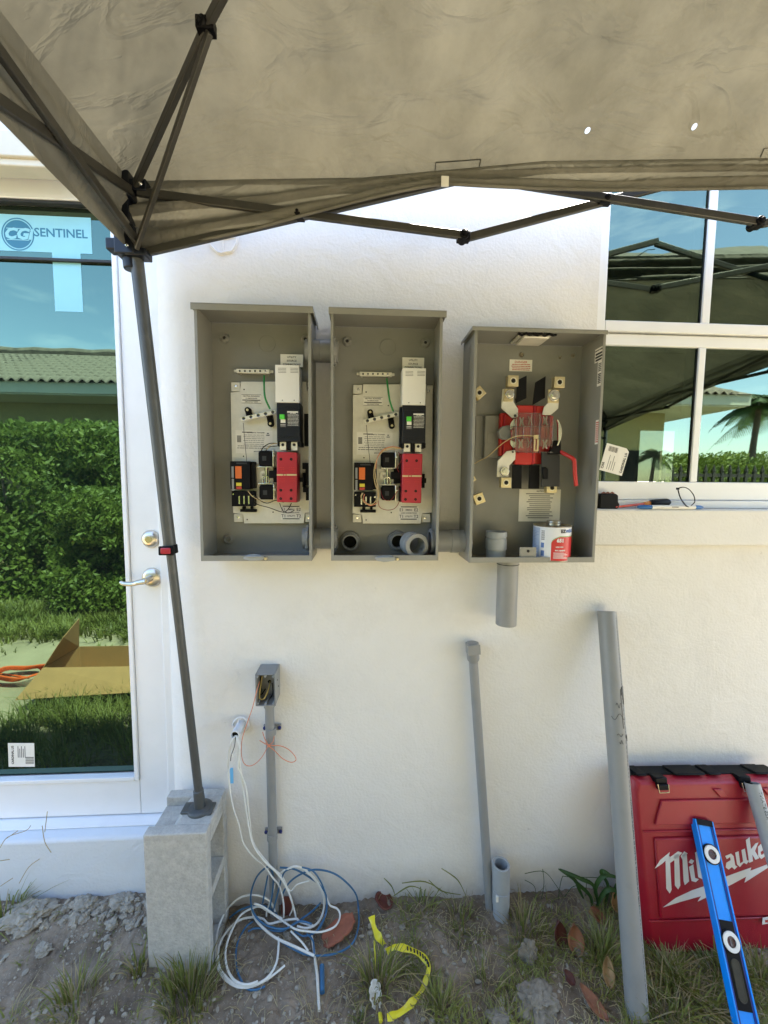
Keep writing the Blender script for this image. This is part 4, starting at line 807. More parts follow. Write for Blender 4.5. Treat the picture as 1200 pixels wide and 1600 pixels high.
wires(box2, 'orange_wire', [(W([(455, 872, -.06), (400, 866, -.068), (350, 890, -.07), (325, 935, -.07), (316, 990, -.068)]), .0013), (W([(252, 1135, -.065), (250, 1170, -.066), (285, 1200, -.064), (325, 1185, -.06)]), .0014)], 'wire_o')
wires(box2, 'dark_wire', [(W([(330, 1170, -.056), (340, 1210, -.05), (385, 1226, -.046), (430, 1212, -.05), (455, 1160, -.055), (450, 1100, -.055)]), .0012), (W([(446, 895, -.06), (462, 940, -.066), (440, 985, -.066), (448, 1010, -.06)]), .0012), (W([(345, 1110, -.05), (360, 1160, -.062), (400, 1170, -.062), (440, 1120, -.06)]), .001)], 'wire_r')
d1 = dx
wires(box1, 'black_wire', [(W([(470, 860, -.06), (420, 856, -.064), (380, 880, -.066), (370, 900, -.064)], d1), .0014), (W([(318, 1120, -.062), (345, 1165, -.066), (390, 1190, -.062), (440, 1175, -.06), (480, 1185, -.055)], d1), .0014), (W([(300, 1130, -.066), (330, 1190, -.066), (400, 1215, -.058), (470, 1240, -.05), (500, 1225, -.05), (520, 1190, -.05)], d1), .0014), (W([(455, 1190, -.05), (470, 1230, -.048), (500, 1245, -.048), (530, 1230, -.04)], d1), .0012), (W([(460, 870, -.06), (410, 878, -.064), (392, 905, -.064)], d1), .0012)], 'black')
wires(box1, 'white_wire', [(W([(290, 1120, -.066), (315, 1150, -.07), (350, 1172, -.066), (400, 1180, -.064), (450, 1165, -.06)], d1), .0013), (W([(475, 855, -.062), (430, 862, -.068), (398, 890, -.066)], d1), .0012)], 'wire_t')
mb = MB(); rb(mb, zb2, 600, 628, 690, 870, -.05, -.0242)
for i, q in enumerate(mb.v): mb.v[i] = q + V((d1, 0, 0))
mb.obj('breaker_side', M['black'], box1, bev=.001); mb = MB(); rb(mb, zb2, 590, 645, 965, 1000, -.06, -.0242); rb(mb, zb2, 600, 635, 1000, 1090, -.05, -.0242); rb(mb, zb2, 590, 645, 1100, 1130, -.06, -.0242); rb(mb, zb2, 600, 625, 1130, 1175, -.05, -.0242)
for i, q in enumerate(mb.v): mb.v[i] = q + V((d1, 0, 0))
mb.obj('auxiliary_switch', M['black'], box1, bev=.001)
for zx, zy in ((280, 1390),):
    p = at(280 + zx / 3.6375, 460 + zy / 3.6375, -.006); mb = MB(); mb.lathe([(.006, .003), (.012, .010), (.015, .008), (.019, 0)], p, (0, -1, 0), 20); mb.obj('mounting_boss', M['box'], box1)
# latches and gum on the lower lips
def latch(root, z, x0, x1, y0, y1, sx_, sy_, seedv):
    mb = MB(); r = rect(z, x0, x1, y0, y1, PB - .004); rr = random.Random(seedv); cx, cz = (r[0] + r[1]) / 2, (r[2] + r[3]) / 2; n = 18
    vs = [(((r[1] - r[0]) / 2) * cos(2 * pi * i / n) * (1 + rr.uniform(-.08, .12)), ((r[3] - r[2]) / 2) * sin(2 * pi * i / n) * (1 + rr.uniform(-.1, .15))) for i in range(n)]
    mb.prism(vs, 0, .005, F((cx, PB - .0015, cz))); mb.box(r[0] + .006, r[1] - .006, PB - .016, PB - .002, cz + .004, cz + .0065); mb.obj('hasp', M['pvcl'], root, bev=.0015)
    mb = MB(); p = P(z, sx_, sy_, PB - .002); mb.lathe([(0, .006), (.003, .006), (.0052, .003), (.0052, 0)], p, (0, -1, 0), 16); mb.obj('latch_screw', M['brass'], root)
latch(box2, zb2, 316, 428, 1482, 1520, 440, 1503, 4); latch(box1, lambda x, y: (280 + x / 3.6375, 460 + y / 3.6375), 368, 482, 1478, 1514, 492, 1500, 6)

# ---- meter box ----
b3 = thing('meter_box', 'wide open grey meter box with red insulators and red handle beside the window', 'electrical box', (X(835, -.003), -.003, Z(879, PB)))
x0, x1 = X(737.5, PB, 700), X(938, PB, 700); z0, z1 = Z(879, PB, 835), Z(516, PB, 840)
shell(b3, x0, x1, z0, z1, X(738.5, PB - .012, 517), X(950, PB - .012, 517), .010)
mb = MB(); r = rect(zb3, 400, 604, 142, 184, -.07); cx = (r[0] + r[1]) / 2; mb.box(cx - .052, cx + .052, -.115, -.03, z1 - .008, z1 - .0015); mb.box(cx - .040, cx + .040, -.118, -.045, z1 - .017, z1 - .0085); mb.obj('hub_plate', M['zinc'], b3, bev=.004)
mb = MB(); mb.tube([(cx - .06 + .12 * i / 10, -.122 + .004 * sin(i * 2), z1 - .006 - .004 * (i % 2)) for i in range(11)], .004, 6); mb.obj('hub_gasket', M['black'], b3)
for zx, zy, r_ in ((448, 252, .007), (763, 257, .006), (684, 268, .004), (235, 120, .003), (880, 131, .003)):
    if zy < 200: continue
    p = P(zb3, zx, zy, -.006); mb = MB(); mb.lathe([(0, .003), (r_ * .5, .003), (r_ * .6, .006), (r_, .002), (r_ * 1.2, 0)], p, (0, -1, 0), 16); mb.obj('screw', M['tin'], b3)
label('caution_label', rect(zb3, 375, 513, 281, 352, -.0068), -.0066, b3, [('t', 'DANGER', .28, 0, .28)] + finelines(rg, -.42, .42, .08, -.38, 4, .03), 'paper', 'redink')
label('instruction_label', rect(zb3, 432, 684, 1072, 1268, -.0068), -.0066, b3, [('t', 'NOTICE', .06, .0, .44)] + [('l', -.34 + .1 * abs(math.sin(i * 2.3)), .34 - .1 * abs(math.sin(i * 1.7)), .36 - i * .062, .011) for i in range(13)], 'paper', 'ink')
# labels on the inner right wall
def walllabel(pxa, pya, pyb, ya, yb_, txts, ink, name):
    xw = x1 - .0024
    za_, zb__ = at(pxa, pya, (ya + yb_) / 2).z, at(pxa, pyb, (ya + yb_) / 2).z; w_ = abs(ya - yb_); h_ = za_ - zb__
    Fm = Matrix.Translation((xw, (ya + yb_) / 2, (za_ + zb__) / 2)) @ Matrix.Rotation(-pi / 2, 4, 'Z') @ Matrix.Rotation(pi / 2, 4, 'X')
    mb = MB(); mb.box(-w_/2, w_/2, -h_/2, h_/2, 0, .0005, Fm); o = mb.obj(name, M['paper'], b3); mb = MB()
    for t in txts:
        if t[0] == 't': mb.text(t[1], t[2] * h_, Fm @ Matrix.Translation((t[3] * w_, t[4] * h_, .0007)) @ Matrix.Rotation(t[5] if len(t) > 5 else 0, 4, 'Z'), fat=.0003)
        else: mb.box(t[1] * w_, t[2] * w_, (t[3] - t[4]) * h_, (t[3] + t[4]) * h_, .0004, .0008, Fm)
    mb.obj('lettering', M[ink], o, smooth=0)
walllabel(930, 543, 565, -.128, -.085, [('t', 'DO NOT OPEN', .13, 0, .33), ('l', -.4, .4, .08, .07), ('l', -.42, .42, -.14, .07), ('l', -.38, .38, -.35, .07)], 'ink', 'warning_label')
walllabel(933, 564, 603, -.126, -.104, [('l', -.35, .35, .4 - i * .07, .02) for i in range(5)] + [('l', -.35, .35, -.02 - i * .07, .024) for i in range(6)], 'ink', 'spec_label')
walllabel(929, 656, 694, -.128, -.108, [('l', -.4, .4, .4 - i * .08, .02) for i in range(11)], 'redink', 'caution_label')
# support bracket at left
mb = MB(); rb(mb, zb3, 166, 222, 622, 878, -.012, -.0065); rb(mb, zb3, 224, 318, 622, 880, -.032, -.0065); mb.obj('support_bracket', M['box'], b3, bev=.002)
mb = MB(); rb(mb, zb3, 240, 280, 728, 790, -.034, -.0322); mb.obj('embossed_mark', M['box'], b3, bev=.001)
mb = MB(); q = [P(zd3, a, b, -.07) for a, b in ((258, 690), (300, 640), (385, 625), (392, 765), (330, 785), (275, 760))]; mb.prism([(p.x, p.z) for p in q], .05, .07, Matrix.Rotation(pi/2, 4, 'X')); mb.obj('ground_clip', M['pvc'], b3, bev=.003)
# red base, insulators
mb = MB()
for (a, b, c, d, yf, yb_) in ((275, 405, 500, 950, -.055, -.035), (440, 620, 420, 1040, -.065, -.04), (640, 745, 425, 1035, -.055, -.035), (275, 760, 560, 900, -.045, -.02), (745, 830, 530, 905, -.052, -.035)):
    rb(mb, zd3, a, b, c, d, yf, yb_)
base = mb.obj('insulator_block', M['redp'], b3, bev=.004)
mb = MB()
for a in (318, 470, 560, 700, 790): rb(mb, zd3, a, a + 8, 520, 930, -.0685, -.0655 if a in (470, 560) else -.045)
for b_ in (560, 640, 800, 900): rb(mb, zd3, 445, 615, b_, b_ + 8, -.0685, -.0655)
rb(mb, zd3, 625, 636, 420, 1038, -.069, -.03); mb.obj('insulator_rib', M['red'], base, bev=.001)
mb = MB(); rb(mb, zd3, 510, 600, 655, 740, -.068, -.066); mb.obj('recess', M['can_r'], base); mb = MB(); rb(mb, zd3, 590, 640, 920, 1030, -.066, -.0655); mb.obj('recess', M['can_r'], base)
# bus bars
def bus(poly, yf=-.068):
    mb = MB(); q = [P(zd3, a, b, yf) for a, b in poly]; mb.prism([(p.x, p.z) for p in q], -yf - .005, -yf, Matrix.Rotation(pi/2, 4, 'X')); return mb.obj('bus_bar', M['zinc'], b3, bev=.0012)
def lug(cx, cy, s=56, yf=-.085, rot=0, y_b=None, parent=b3, m='brass'):
    p = P(zd3, cx, cy, yf); k = s / 6.6667 / 620 * (yf + 1.35); Fm = F(p) @ Matrix.Rotation(rot, 4, 'Z'); mb = MB(); mb.box(-k, k, -k, k, -.022, 0, Fm); o = mb.obj('lug', M[m], parent, bev=.001)
    mb = MB(); mb.lathe([(k * .62, .0), (k * .62, .0008), (k * .5, .001), (k * .46, -.001)], p, (0, -1, 0), 20); mb.obj('lug_ring', M['alum'], o); mb = MB(); mb.lathe([(0, .0004), (k * .45, .0006)], p, (0, -1, 0), 6); mb.obj('hex_recess', M['hole'], o)
def boltw(cx, cy, s=30, yf=-.074):
    p = P(zd3, cx, cy, yf); k = s / 6.6667 / 620 * (yf + 1.35); mb = MB(); mb.lathe([(0, .003), (k * 1.5, .0025), (k * 1.6, 0)], p, (0, -1, 0), 22); mb.cone(p, p + V((0, -.009, 0)), k * .95, n=6); mb.obj('bolt', M['chrome'], b3, bev=.0006)
bus([(305, 250), (425, 255), (415, 385), (465, 460), (462, 545), (400, 555), (290, 450), (292, 390)]); bus([(780, 260), (892, 265), (884, 455), (800, 525), (715, 520), (735, 440), (775, 395)])
bus([(242, 1170), (365, 1165), (372, 1050), (435, 985), (440, 885), (345, 900), (250, 1000)])
mb = MB(); rb(mb, zd3, 775, 890, 258, 395, -.073, -.0682); rb(mb, zd3, 318, 415, 250, 380, -.073, -.0682); mb.obj('washer_plate', M['brass'], b3, bev=.001)
lug(414, 166); lug(898, 181); lug(340, 1228, 54); lug(62, 290, 52, -.06, radians(43)); lug(60, 1395, 54, -.06, radians(22)); lug(818, 1282, 54, -.06); lug(820, 1262, 20, -.05); lug(-5, 400, 24, -.03, .6); lug(-5, 1190, 26, -.03, .6)
boltw(375, 305); boltw(840, 318, 38); boltw(325, 1110); 
p = P(zd3, 432, 530, -.07); mb = MB(); disc(mb, p, .0045); disc(mb, P(zd3, 408, 908, -.0692), .0035); mb.obj('bolt_hole', M['seal'], b3)
# black barriers
def barrier(poly, y0_, y1_, m='black', name='barrier'):
    mb = MB(); q = [P(zd3, a, b, (y0_ + y1_) / 2) for a, b in poly]; mb.prism([(p.x, p.z) for p in q], -y1_, -y0_, Matrix.Rotation(pi/2, 4, 'X')); return mb.obj(name, M[m], b3, bev=.001)
barrier([(452, 160), (552, 112), (550, 345), (440, 378)], -.060, -.057); barrier([(640, 185), (750, 118), (742, 345), (612, 420)], -.060, -.057)
barrier([(402, 1045), (500, 1045), (498, 1290), (398, 1290)], -.060, -.056); barrier([(582, 1045), (685, 1045), (682, 1290), (570, 1290)], -.060, -.056)
barrier([(430, 350), (545, 330), (545, 350), (440, 400)], -.062, -.058); barrier([(705, 905), (895, 940), (895, 1268), (705, 1270)], -.075, -.071, 'seal', 'grey_barrier'); barrier([(830, 790), (900, 790), (896, 935), (775, 935)], -.085, -.07); barrier([(712, 1080), (745, 1062), (772, 1085), (770, 1190), (725, 1190)], -.082, -.076)
# meter jaws and ring, clear shield
for cx, cy in ((500, 590), (745, 580), (490, 820), (742, 825), (590, 580), (585, 820)):
    for s_ in (-12, 12):
        mb = MB(); mb.tube([P(zd3, cx + s_ * 1.4, cy - 38, -.075), P(zd3, cx + s_ * .6, cy - 10, -.088), P(zd3, cx + s_, cy + 30, -.092), P(zd3, cx + s_ * 1.6, cy + 44, -.08)], .0018 if cx in (590, 585) else .0026, 6); mb.obj('meter_jaw', M['alum'], b3)
c = P(zd3, 640, 715, -.088); R = P(zd3, 905, 715, -.088).x - c.x; 
def arc(a0, a1, w_, m='chrome'):
    mb = MB(); n = 14; vs = []
    for i in range(n + 1):
        a = radians(a0 + (a1 - a0) * i / n); k = w_ * sin(pi * min(max(i / n, .12), .88))
        for rr_ in (R - k, R + k * .3): 
            for yy in (-.084, -.092): vs.append((c.x + rr_ * cos(a), yy, c.z + rr_ * sin(a)))
    fs = []
    for i in range(n):
        b = i * 4; fs += [(b, b + 4, b + 5, b + 1), (b + 1, b + 5, b + 7, b + 3), (b + 3, b + 7, b + 6, b + 2), (b + 2, b + 6, b + 4, b)]
    mb.add(vs, fs); mb.obj('meter_ring', M[m], b3)
arc(-27, 32, .009); arc(148, 172, .012); arc(196, 214, .012)
mb = MB(); rb(mb, zd3, 440, 690, 500, 915, -.098, -.0965); rb(mb, zd3, 690, 830, 540, 850, -.098, -.0965); rb(mb, zd3, 395, 440, 640, 790, -.098, -.0965)
for a, b, c_, d in ((470, 690, 500, 506), (395, 830, 640, 646), (395, 830, 768, 774), (440, 830, 905, 911), (440, 446, 540, 905), (686, 692, 500, 915), (824, 830, 560, 850), (520, 526, 640, 770), (600, 606, 500, 915)): rb(mb, zd3, a, b, c_, d, -.104, -.0982)
mb.obj('clear_shield', M['clear'], b3, bev=.0008)
mb = MB(); rb(mb, zd3, 630, 678, 730, 770, -.108, -.1045); rb(mb, zd3, 630, 645, 775, 900, -.108, -.1045); rb(mb, zd3, 662, 678, 775, 900, -.108, -.1045); rb(mb, zd3, 645, 662, 885, 900, -.108, -.1045); mb.obj('seal_tag', M['wire_t'], b3, bev=.0008)
mb = MB(); mb.tube(catmull([P(zd3, 648, 745, -.110), P(zd3, 560, 738, -.110), P(zd3, 460, 742, -.108), P(zd3, 390, 765, -.105), P(zd3, 300, 820, -.09), P(zd3, 220, 890, -.07), P(zd3, 140, 960, -.05), P(zd3, 60, 1000, -.03), P(zd3, 10, 1030, -.02)], 5), .0014, 6); mb.obj('seal_wire', M['wire_t'], b3)
mb = MB(); mb.tube(catmull([P(zd3, 905, 905, -.08), P(zd3, 960, 935, -.095), P(zd3, 1030, 975, -.11), P(zd3, 1050, 1010, -.112), P(zd3, 1054, 1100, -.112), P(zd3, 1068, 1262, -.112)], 5), .0062, 12); mb.obj('handle', M['redp'], b3)
# sealing tab on the lower lip
mb = MB(); r = rb(mb, zb3, 437, 539, 1425, 1500, PB + .006, PB + .008); tab = mb.obj('sealing_tab', M['box'], b3, bev=.0008); mb = MB(); disc(mb, P(zb3, 489, 1449, PB + .0056), .0045); mb.obj('tab_hole', M['hole'], tab)

# ---- nipples, locknuts and couplings ----
def hpipe(label_, px0, px1, py, r_, yc, name='conduit_nipple', group='conduit nipples joining the boxes', rings=()):
    a = at(px0, py, yc); b = at(px1, py, yc); b.z = a.z; t = thing(name, label_, 'conduit', tuple((a + b) / 2), group)
    mb = MB(); mb.pipe(a, b, r_, r_ * .84, 28); mb.obj('tube', M['pvc'], t)
    for px, w_, k in rings:
        q = at(px, py, yc); q.z = a.z; mb = MB(); mb.pipe(q, q + V((w_, 0, 0)), r_ * k, r_ * .84, 28)
        if k > 1.1:
            for i in range(10): an = i * pi / 5; mb.box(q.x, q.x + w_, q.y + r_ * k * cos(an) - .003, q.y + r_ * k * cos(an) + .003, q.z + r_ * k * sin(an) - .003, q.z + r_ * k * sin(an) + .003)
        mb.obj('locknut', M['pvc'], t, bev=.001)
yc = -.052
hpipe('short grey nipple joining the left and middle boxes near their tops', 478, 528, 548, .034, yc, rings=((500, .003, 1.03), (521, .008, 1.2), (484, .006, 1.15)))
hpipe('short grey nipple joining the left and middle boxes near their bottoms', 474, 528, 841, .034, yc, rings=((501, .003, 1.03), (521, .010, 1.22), (479, .009, 1.22)))
hpipe('short grey coupling joining the middle box to the meter box', 673, 732, 845, .037, -.06, rings=((678, .006, 1.25), (671, .008, 1.1), (703, .026, 1.06), (729, .008, 1.2)))
def backfit(px, py, label_):
    p = at(px, py, -.03); t = thing('conduit_adapter', label_, 'conduit fitting', (p.x, -.006, p.z), 'adapters through the back of the middle box')
    mb = MB(); mb.lathe([(.0215, -.023), (.0215, .006), (.026, .006), (.028, .003), (.028, -.023)], p, (0, -1, 0), 30); mb.lathe([(.028, -.008), (.033, -.009), (.0345, -.014), (.0345, -.023)], p, (0, -1, 0), 12); mb.obj('collar', M['pvc'], t); mb = MB(); mb.lathe([(0, 0), (.0214, .0)], p + V((0, .018, 0)), (0, -1, 0), 30); mb.obj('bore', M['hole'], t)
backfit(547, 847, 'round grey adapter with dark bore in the lower left of the middle box'); backfit(622, 846, 'round grey adapter with dark bore partly behind the loose coupling')
a = at(652, 856, -.115); zfl = Z(876, PB, 600) + .002; a.z = zfl + .041; dirv = V((-.22, .92, .0)).normalized()
t = thing('loose_coupling', 'loose light grey coupling lying on the floor of the middle box', 'conduit fitting', (a.x, a.y, zfl)); mb = MB(); mb.pipe(a, a + dirv * .018, .0385, .026, 32); mb.pipe(a + dirv * .018, a + dirv * .022, .034, .026, 32); mb.obj('socket', M['pvc'], t, bev=.0012); mb = MB(); mb.pipe(a + dirv * .022, a + dirv * .062, .038, .027, 32); mb.obj('body', M['pvcl'], t, bev=.0012)
# coupling standing in the meter box
p = P(zb3, 291, 1470, -.07); zf = z0 + .003; t = thing('pipe_coupling', 'grey coupling standing on the floor of the meter box', 'conduit fitting', (p.x, -.07, zf)); mb = MB(); rr_ = .034
mb.lathe([(rr_ * .8, .088), (rr_, .088), (rr_ * 1.02, .075), (rr_ * 1.02, .072), (rr_ * .94, .070), (rr_ * .94, .066), (rr_ * 1.0, .064), (rr_ * 1.0, .03), (rr_ * .93, .028), (rr_ * .93, 0), (rr_ * .8, 0), (rr_ * .8, .088)], (p.x, -.07, zf), (0, 0, 1), 30); mb.obj('body', M['pvcl'], t)
# pipe leaving the bottom of the meter box
p = at(793, 900, -.06); t = thing('drop_conduit', 'short grey pipe hanging from the bottom of the meter box', 'conduit', (p.x, -.06, Z(977, -.06, 793))); zb_ = Z(975, -.06, 793)
mb = MB(); mb.pipe((p.x, -.06, zb_), (p.x, -.06, z0 - .001), .0345, .0295, 32); tb_ = mb.obj('tube', M['pvc'], t); mb = MB(); mb.pipe((p.x, -.06, z0 - .020), (p.x, -.06, z0 - .018), .0365, .0346, 28); mb.obj('gasket', M['black'], t); mb = MB(); mb.pipe((p.x, -.06, z0 - .0175), (p.x, -.06, z0 - .0008), .0362, .0346, 28); mb.obj('hub', M['pvc'], t); mb = MB(); mb.pipe((p.x + .07, -.075, z0 + .0022), (p.x + .07, -.075, z0 + .006), .028, .02, 24); mb.obj('locknut', M['pvc'], t)
# glue can
p = P(zb3, 646, 1480, -.105); rc = (P(zb3, 752, 1400, -.1).x - P(zb3, 540, 1400, -.1).x) / 2; hc = P(zb3, 646, 1268, -.1).z - P(zb3, 646, 1478, -.1).z
can = thing('glue_can', 'small white and red can of pipe cement standing in the meter box', 'can', (p.x, -.085, zf)); cy_ = -.085
mb = MB(); mb.lathe([(0, .001), (rc * .98, .001), (rc, .004), (rc, hc - .004), (rc * .985, hc - .004)], (p.x, cy_, zf), (0, 0, 1), 40); body = mb.obj('body', M['can_w'], can)
mb = MB(); mb.lathe([(rc * 1.02, .0), (rc * 1.03, .002), (rc * 1.003, .004)], (p.x, cy_, zf), (0, 0, 1), 40); mb.obj('rim', M['tin'], can); mb = MB(); mb.lathe([(rc * 1.003, hc - .004), (rc * 1.03, hc - .001), (rc * 1.0, hc), (rc * .95, hc - .004), (0, hc - .003)], (p.x, cy_, zf), (0, 0, 1), 40); mb.obj('rim', M['tin'], can)
mb = MB(); mb.lathe([(.0, hc + .013), (.021, hc + .013), (.0225, hc + .010), (.0225, hc - .002)], (p.x + .004, cy_, zf), (0, 0, 1), 28); mb.lathe([(.0228, hc + .009), (.0236, hc + .007), (.0228, hc + .005)], (p.x + .004, cy_, zf), (0, 0, 1), 28); mb.obj('cap', M['tin'], can)
def wrap(x, z, off=.0004):           # x = angle (deg, 0 faces the camera side), z = height fraction
    a = radians(x - 90 - 32); return V((p.x + (rc + off) * cos(a), cy_ + (rc + off) * sin(a), zf + z * hc))
def wrapgrid(mb, x0_, x1_, z0f, z1f, n=12, off=.0004):
    vs = []
    for i in range(n + 1):
        x = x0_ + (x1_ - x0_) * i / n; vs += [wrap(x, z0f(x), off), wrap(x, z1f(x), off)]
    mb.add(vs, [(2*i, 2*i+2, 2*i+3, 2*i+1) for i in range(n)])
mb = MB(); wrapgrid(mb, 5, 100, lambda x: .03, lambda x: .52 + .18 * min(1, (x - 5) / 25) ** .5, 24); wrapgrid(mb, -95, -8, lambda x: .03, lambda x: .07, 16); mb.obj('red_panel', M['can_r'], can)
mb = MB(); wrapgrid(mb, 5, 90, lambda x: .525 + .18 * min(1, (x - 5) / 25) ** .5, lambda x: .545 + .18 * min(1, (x - 5) / 25) ** .5, 24); mb.obj('green_band', M['can_g'], can)
mb = MB(); wrapgrid(mb, -90, -32, lambda x: .10, lambda x: .93, 16, .0003); mb.obj('blue_panel', M['ltblue'] if False else mat('can_pale_blue', (.36, .44, .60), .4, var=.03), can)
def wraptext(mb, txt, size, deg, zf_, fat=.0004, off=.0008, rot=0):
    t2 = MB(); t2.text(txt, size, Matrix.Rotation(rot, 4, 'Z'), fat=fat, ext=.0)
    mb.add([wrap(deg + math.degrees(v.x / rc), zf_ + v.y / hc, off) for v in t2.v], t2.f)
mb = MB(); wraptext(mb, '651', .0155, 32, .60, .0009); wraptext(mb, 'LOW VOC', .005, 30, .42, .0003); wraptext(mb, 'PVC CEMENT', .0055, 33, .32, .0003); 
for i in range(6): wrapgrid(mb, 12, 60 - (i % 3) * 8, lambda x, i=i: .10 + i * .03, lambda x, i=i: .113 + i * .03, 6, .0008)
wrapgrid(mb, -29, -10, lambda x: .12, lambda x: .90, 5, .0005); mb.obj('white_print', M['can_w'], can, smooth=0)
mb = MB(); wraptext(mb, 'EZ', .014, 40, .86, .0008)
for i in range(13): wrapgrid(mb, -26, -15, lambda x, i=i: .60 + i * .021, lambda x, i=i: .60 + i * .021 + (.007 if i % 3 else .012), 3, .0009)
mb.obj('black_print', M['ink'], can, smooth=0)
mb = MB(); wraptext(mb, 'WELD', .013, 66, .86, .0007); wrapgrid(mb, -26, -15, lambda x: .14, lambda x: .3, 3, .0009); mb.obj('blue_print', M['can_b'], can, smooth=0)
mb = MB()
for i in range(16): wrapgrid(mb, -84, -36 - (i * 7 % 13), lambda x, i=i: .14 + i * .045, lambda x, i=i: .148 + i * .045, 6, .0007)
wrapgrid(mb, -26, -16, lambda x: .38, lambda x: .52, 3, .0009); mb.obj('fine_print', M['can_b'], can, smooth=0)
# ================= junction box, conduit, stub, cables =================
yj = -.075
t = thing('junction_box', 'small open grey junction box with yellow wires inside on its conduit', 'junction box', tuple(at(416, 1103, -.04)))
def zj(x, y): return 340 + x / 5.333, 1020 + y / 5.333
r = rect(zj, 313, 482, 180, 447, yj); hb = .0035
mb = MB(); mb.box(r[0], r[0] + hb, yj, 0, r[2], r[3]); mb.box(r[1] - hb, r[1], yj, 0, r[2], r[3]); mb.box(r[0] + hb, r[1] - hb, yj, 0, r[3] - hb, r[3]); mb.box(r[0] + hb, r[1] - hb, yj, 0, r[2], r[2] + hb); mb.box(r[0] + hb, r[1] - hb, -.01, -.004, r[2] + hb, r[3] - hb); jb = mb.obj('body', M['pvc'], t, bev=.0018)
for cx, cz in ((.11, .92), (.5, .93), (.89, .92), (.11, .08), (.5, .07), (.89, .08)):
    p = V((r[0] + (r[1] - r[0]) * cx, yj, r[2] + (r[3] - r[2]) * cz)); mb = MB(); mb.pipe(p + V((0, -.0005, 0)), p + V((0, .05, 0)), .0034, .0016, 14); mb.obj('screw_post', M['pvcl'], jb)
mb = MB(); mb.tube(catmull([P(zj, 372, 195, -.03), P(zj, 355, 300, -.045), P(zj, 350, 370, -.05), P(zj, 368, 388, -.055), P(zj, 395, 370, -.055), P(zj, 425, 300, -.045), P(zj, 437, 240, -.012)], 6), .0022, 8); mb.obj('yellow_wire', M['wire_y'], t)
mb = MB(); mb.tube(catmull([P(zj, 362, 190, -.02), P(zj, 345, 310, -.035), P(zj, 360, 350, -.035), P(zj, 400, 300, -.03)], 6), .0018, 8); mb.tube(catmull([P(zj, 455, 250, -.02), P(zj, 460, 330, -.03), P(zj, 430, 400, -.03), P(zj, 400, 430, -.02)], 6), .0016, 8); mb.obj('dark_wire', M['black'], t)
mb = MB(); mb.lathe([(0, 0), (.006, 0)], P(zj, 432, 240, -.011), (0, -1, 0), 16); mb.obj('bore', M['hole'], t)
mb = MB(); px_ = r[1] + .0008; mb.cone((r[1] - .001, -.045, (r[2] + r[3]) / 2 + .02), (px_, -.045, (r[2] + r[3]) / 2 + .02), .003, n=10); mb.cone((r[1] - .001, -.03, (r[2] + r[3]) / 2 - .01), (px_, -.03, (r[2] + r[3]) / 2 - .01), .003, n=10); mb.obj('knockout', M['seal'], t)
xc = at(421, 1125, -.03).x; zt = r[2] + .001
cd_ = thing('wall_conduit', 'grey conduit strapped to the wall under the small junction box', 'conduit', (xc, -.03, 0)); rc_ = .0155
a_, b_ = at(421, 1110, -.03), at(427, 1345, -.03)
mb = MB(); mb.cone(V((a_.x, -.03, zt)), V((b_.x + .002, -.03, -.06)), rc_, n=24); mb.obj('tube', M['pvc'], cd_)
mb = MB(); mb.cone(V((a_.x, -.03, zt - .028)), V((a_.x, -.03, zt)), .0185, .0165, n=24); mb.obj('hub', M['pvc'], cd_)
for py in (1142, 1306):
    p = at(423.5 if py < 1200 else 425.5, py, -.03); mb = MB(); mb.cone(p - V((0, 0, .012)), p + V((0, 0, .012)), rc_ + .0025, n=24); mb.box(p.x - .030, p.x + .030, -.012, -.004, p.z - .010, p.z + .010); st = mb.obj('strap', M['pvc'], cd_, bev=.001)
    for s_ in (-1, 1):
        q = V((p.x + s_ * .0255, -.013, p.z)); mb = MB(); mb.lathe([(0, .006), (.004, .0055), (.0062, .002), (.0062, 0)], q, (0, -1, 0), 14); mb.obj('screw', M['screwb'], st)
        mb = MB(); mb.lathe([(0, .0006), (.003, .0006), (.003, 0)], V((q.x, -.0002, p.z - .018)), (0, -1, 0), 10)
        if py > 1200: mb.obj('drill_hole', M['screwb'], cd_)
# orange tie wire
zo = lambda x, y, d: P(zj, x, y, d)
mb = MB()
mb.tube(catmull([zo(350, 240, -.06), zo(325, 320, -.082), zo(290, 460, -.08), zo(245, 590, -.075), zo(205, 720, -.07), zo(198, 840, -.06), zo(220, 920, -.05), zo(265, 943, -.045), zo(320, 920, -.045), zo(375, 860, -.048), zo(420, 780, -.052), zo(462, 740, -.05), zo(475, 670, -.03)], 7), .0013, 6)
mb.tube(catmull([zo(350, 730, -.045), zo(425, 770, -.053), zo(520, 775, -.05), zo(590, 805, -.045), zo(640, 855, -.04), zo(652, 895, -.04), zo(610, 912, -.04), zo(540, 880, -.045), zo(480, 820, -.052), zo(425, 772, -.053), zo(395, 720, -.05), zo(375, 660, -.03)], 7), .0014, 6)
mb.tube([zo(415, 765, -.055), zo(430, 775, -.057), zo(432, 782, -.054), zo(416, 778, -.055)], .0024, 6)
props(mb.obj('tie_wire', M['wire_o']), 'thin orange wire knotted around the wall conduit in a loop', 'wire')
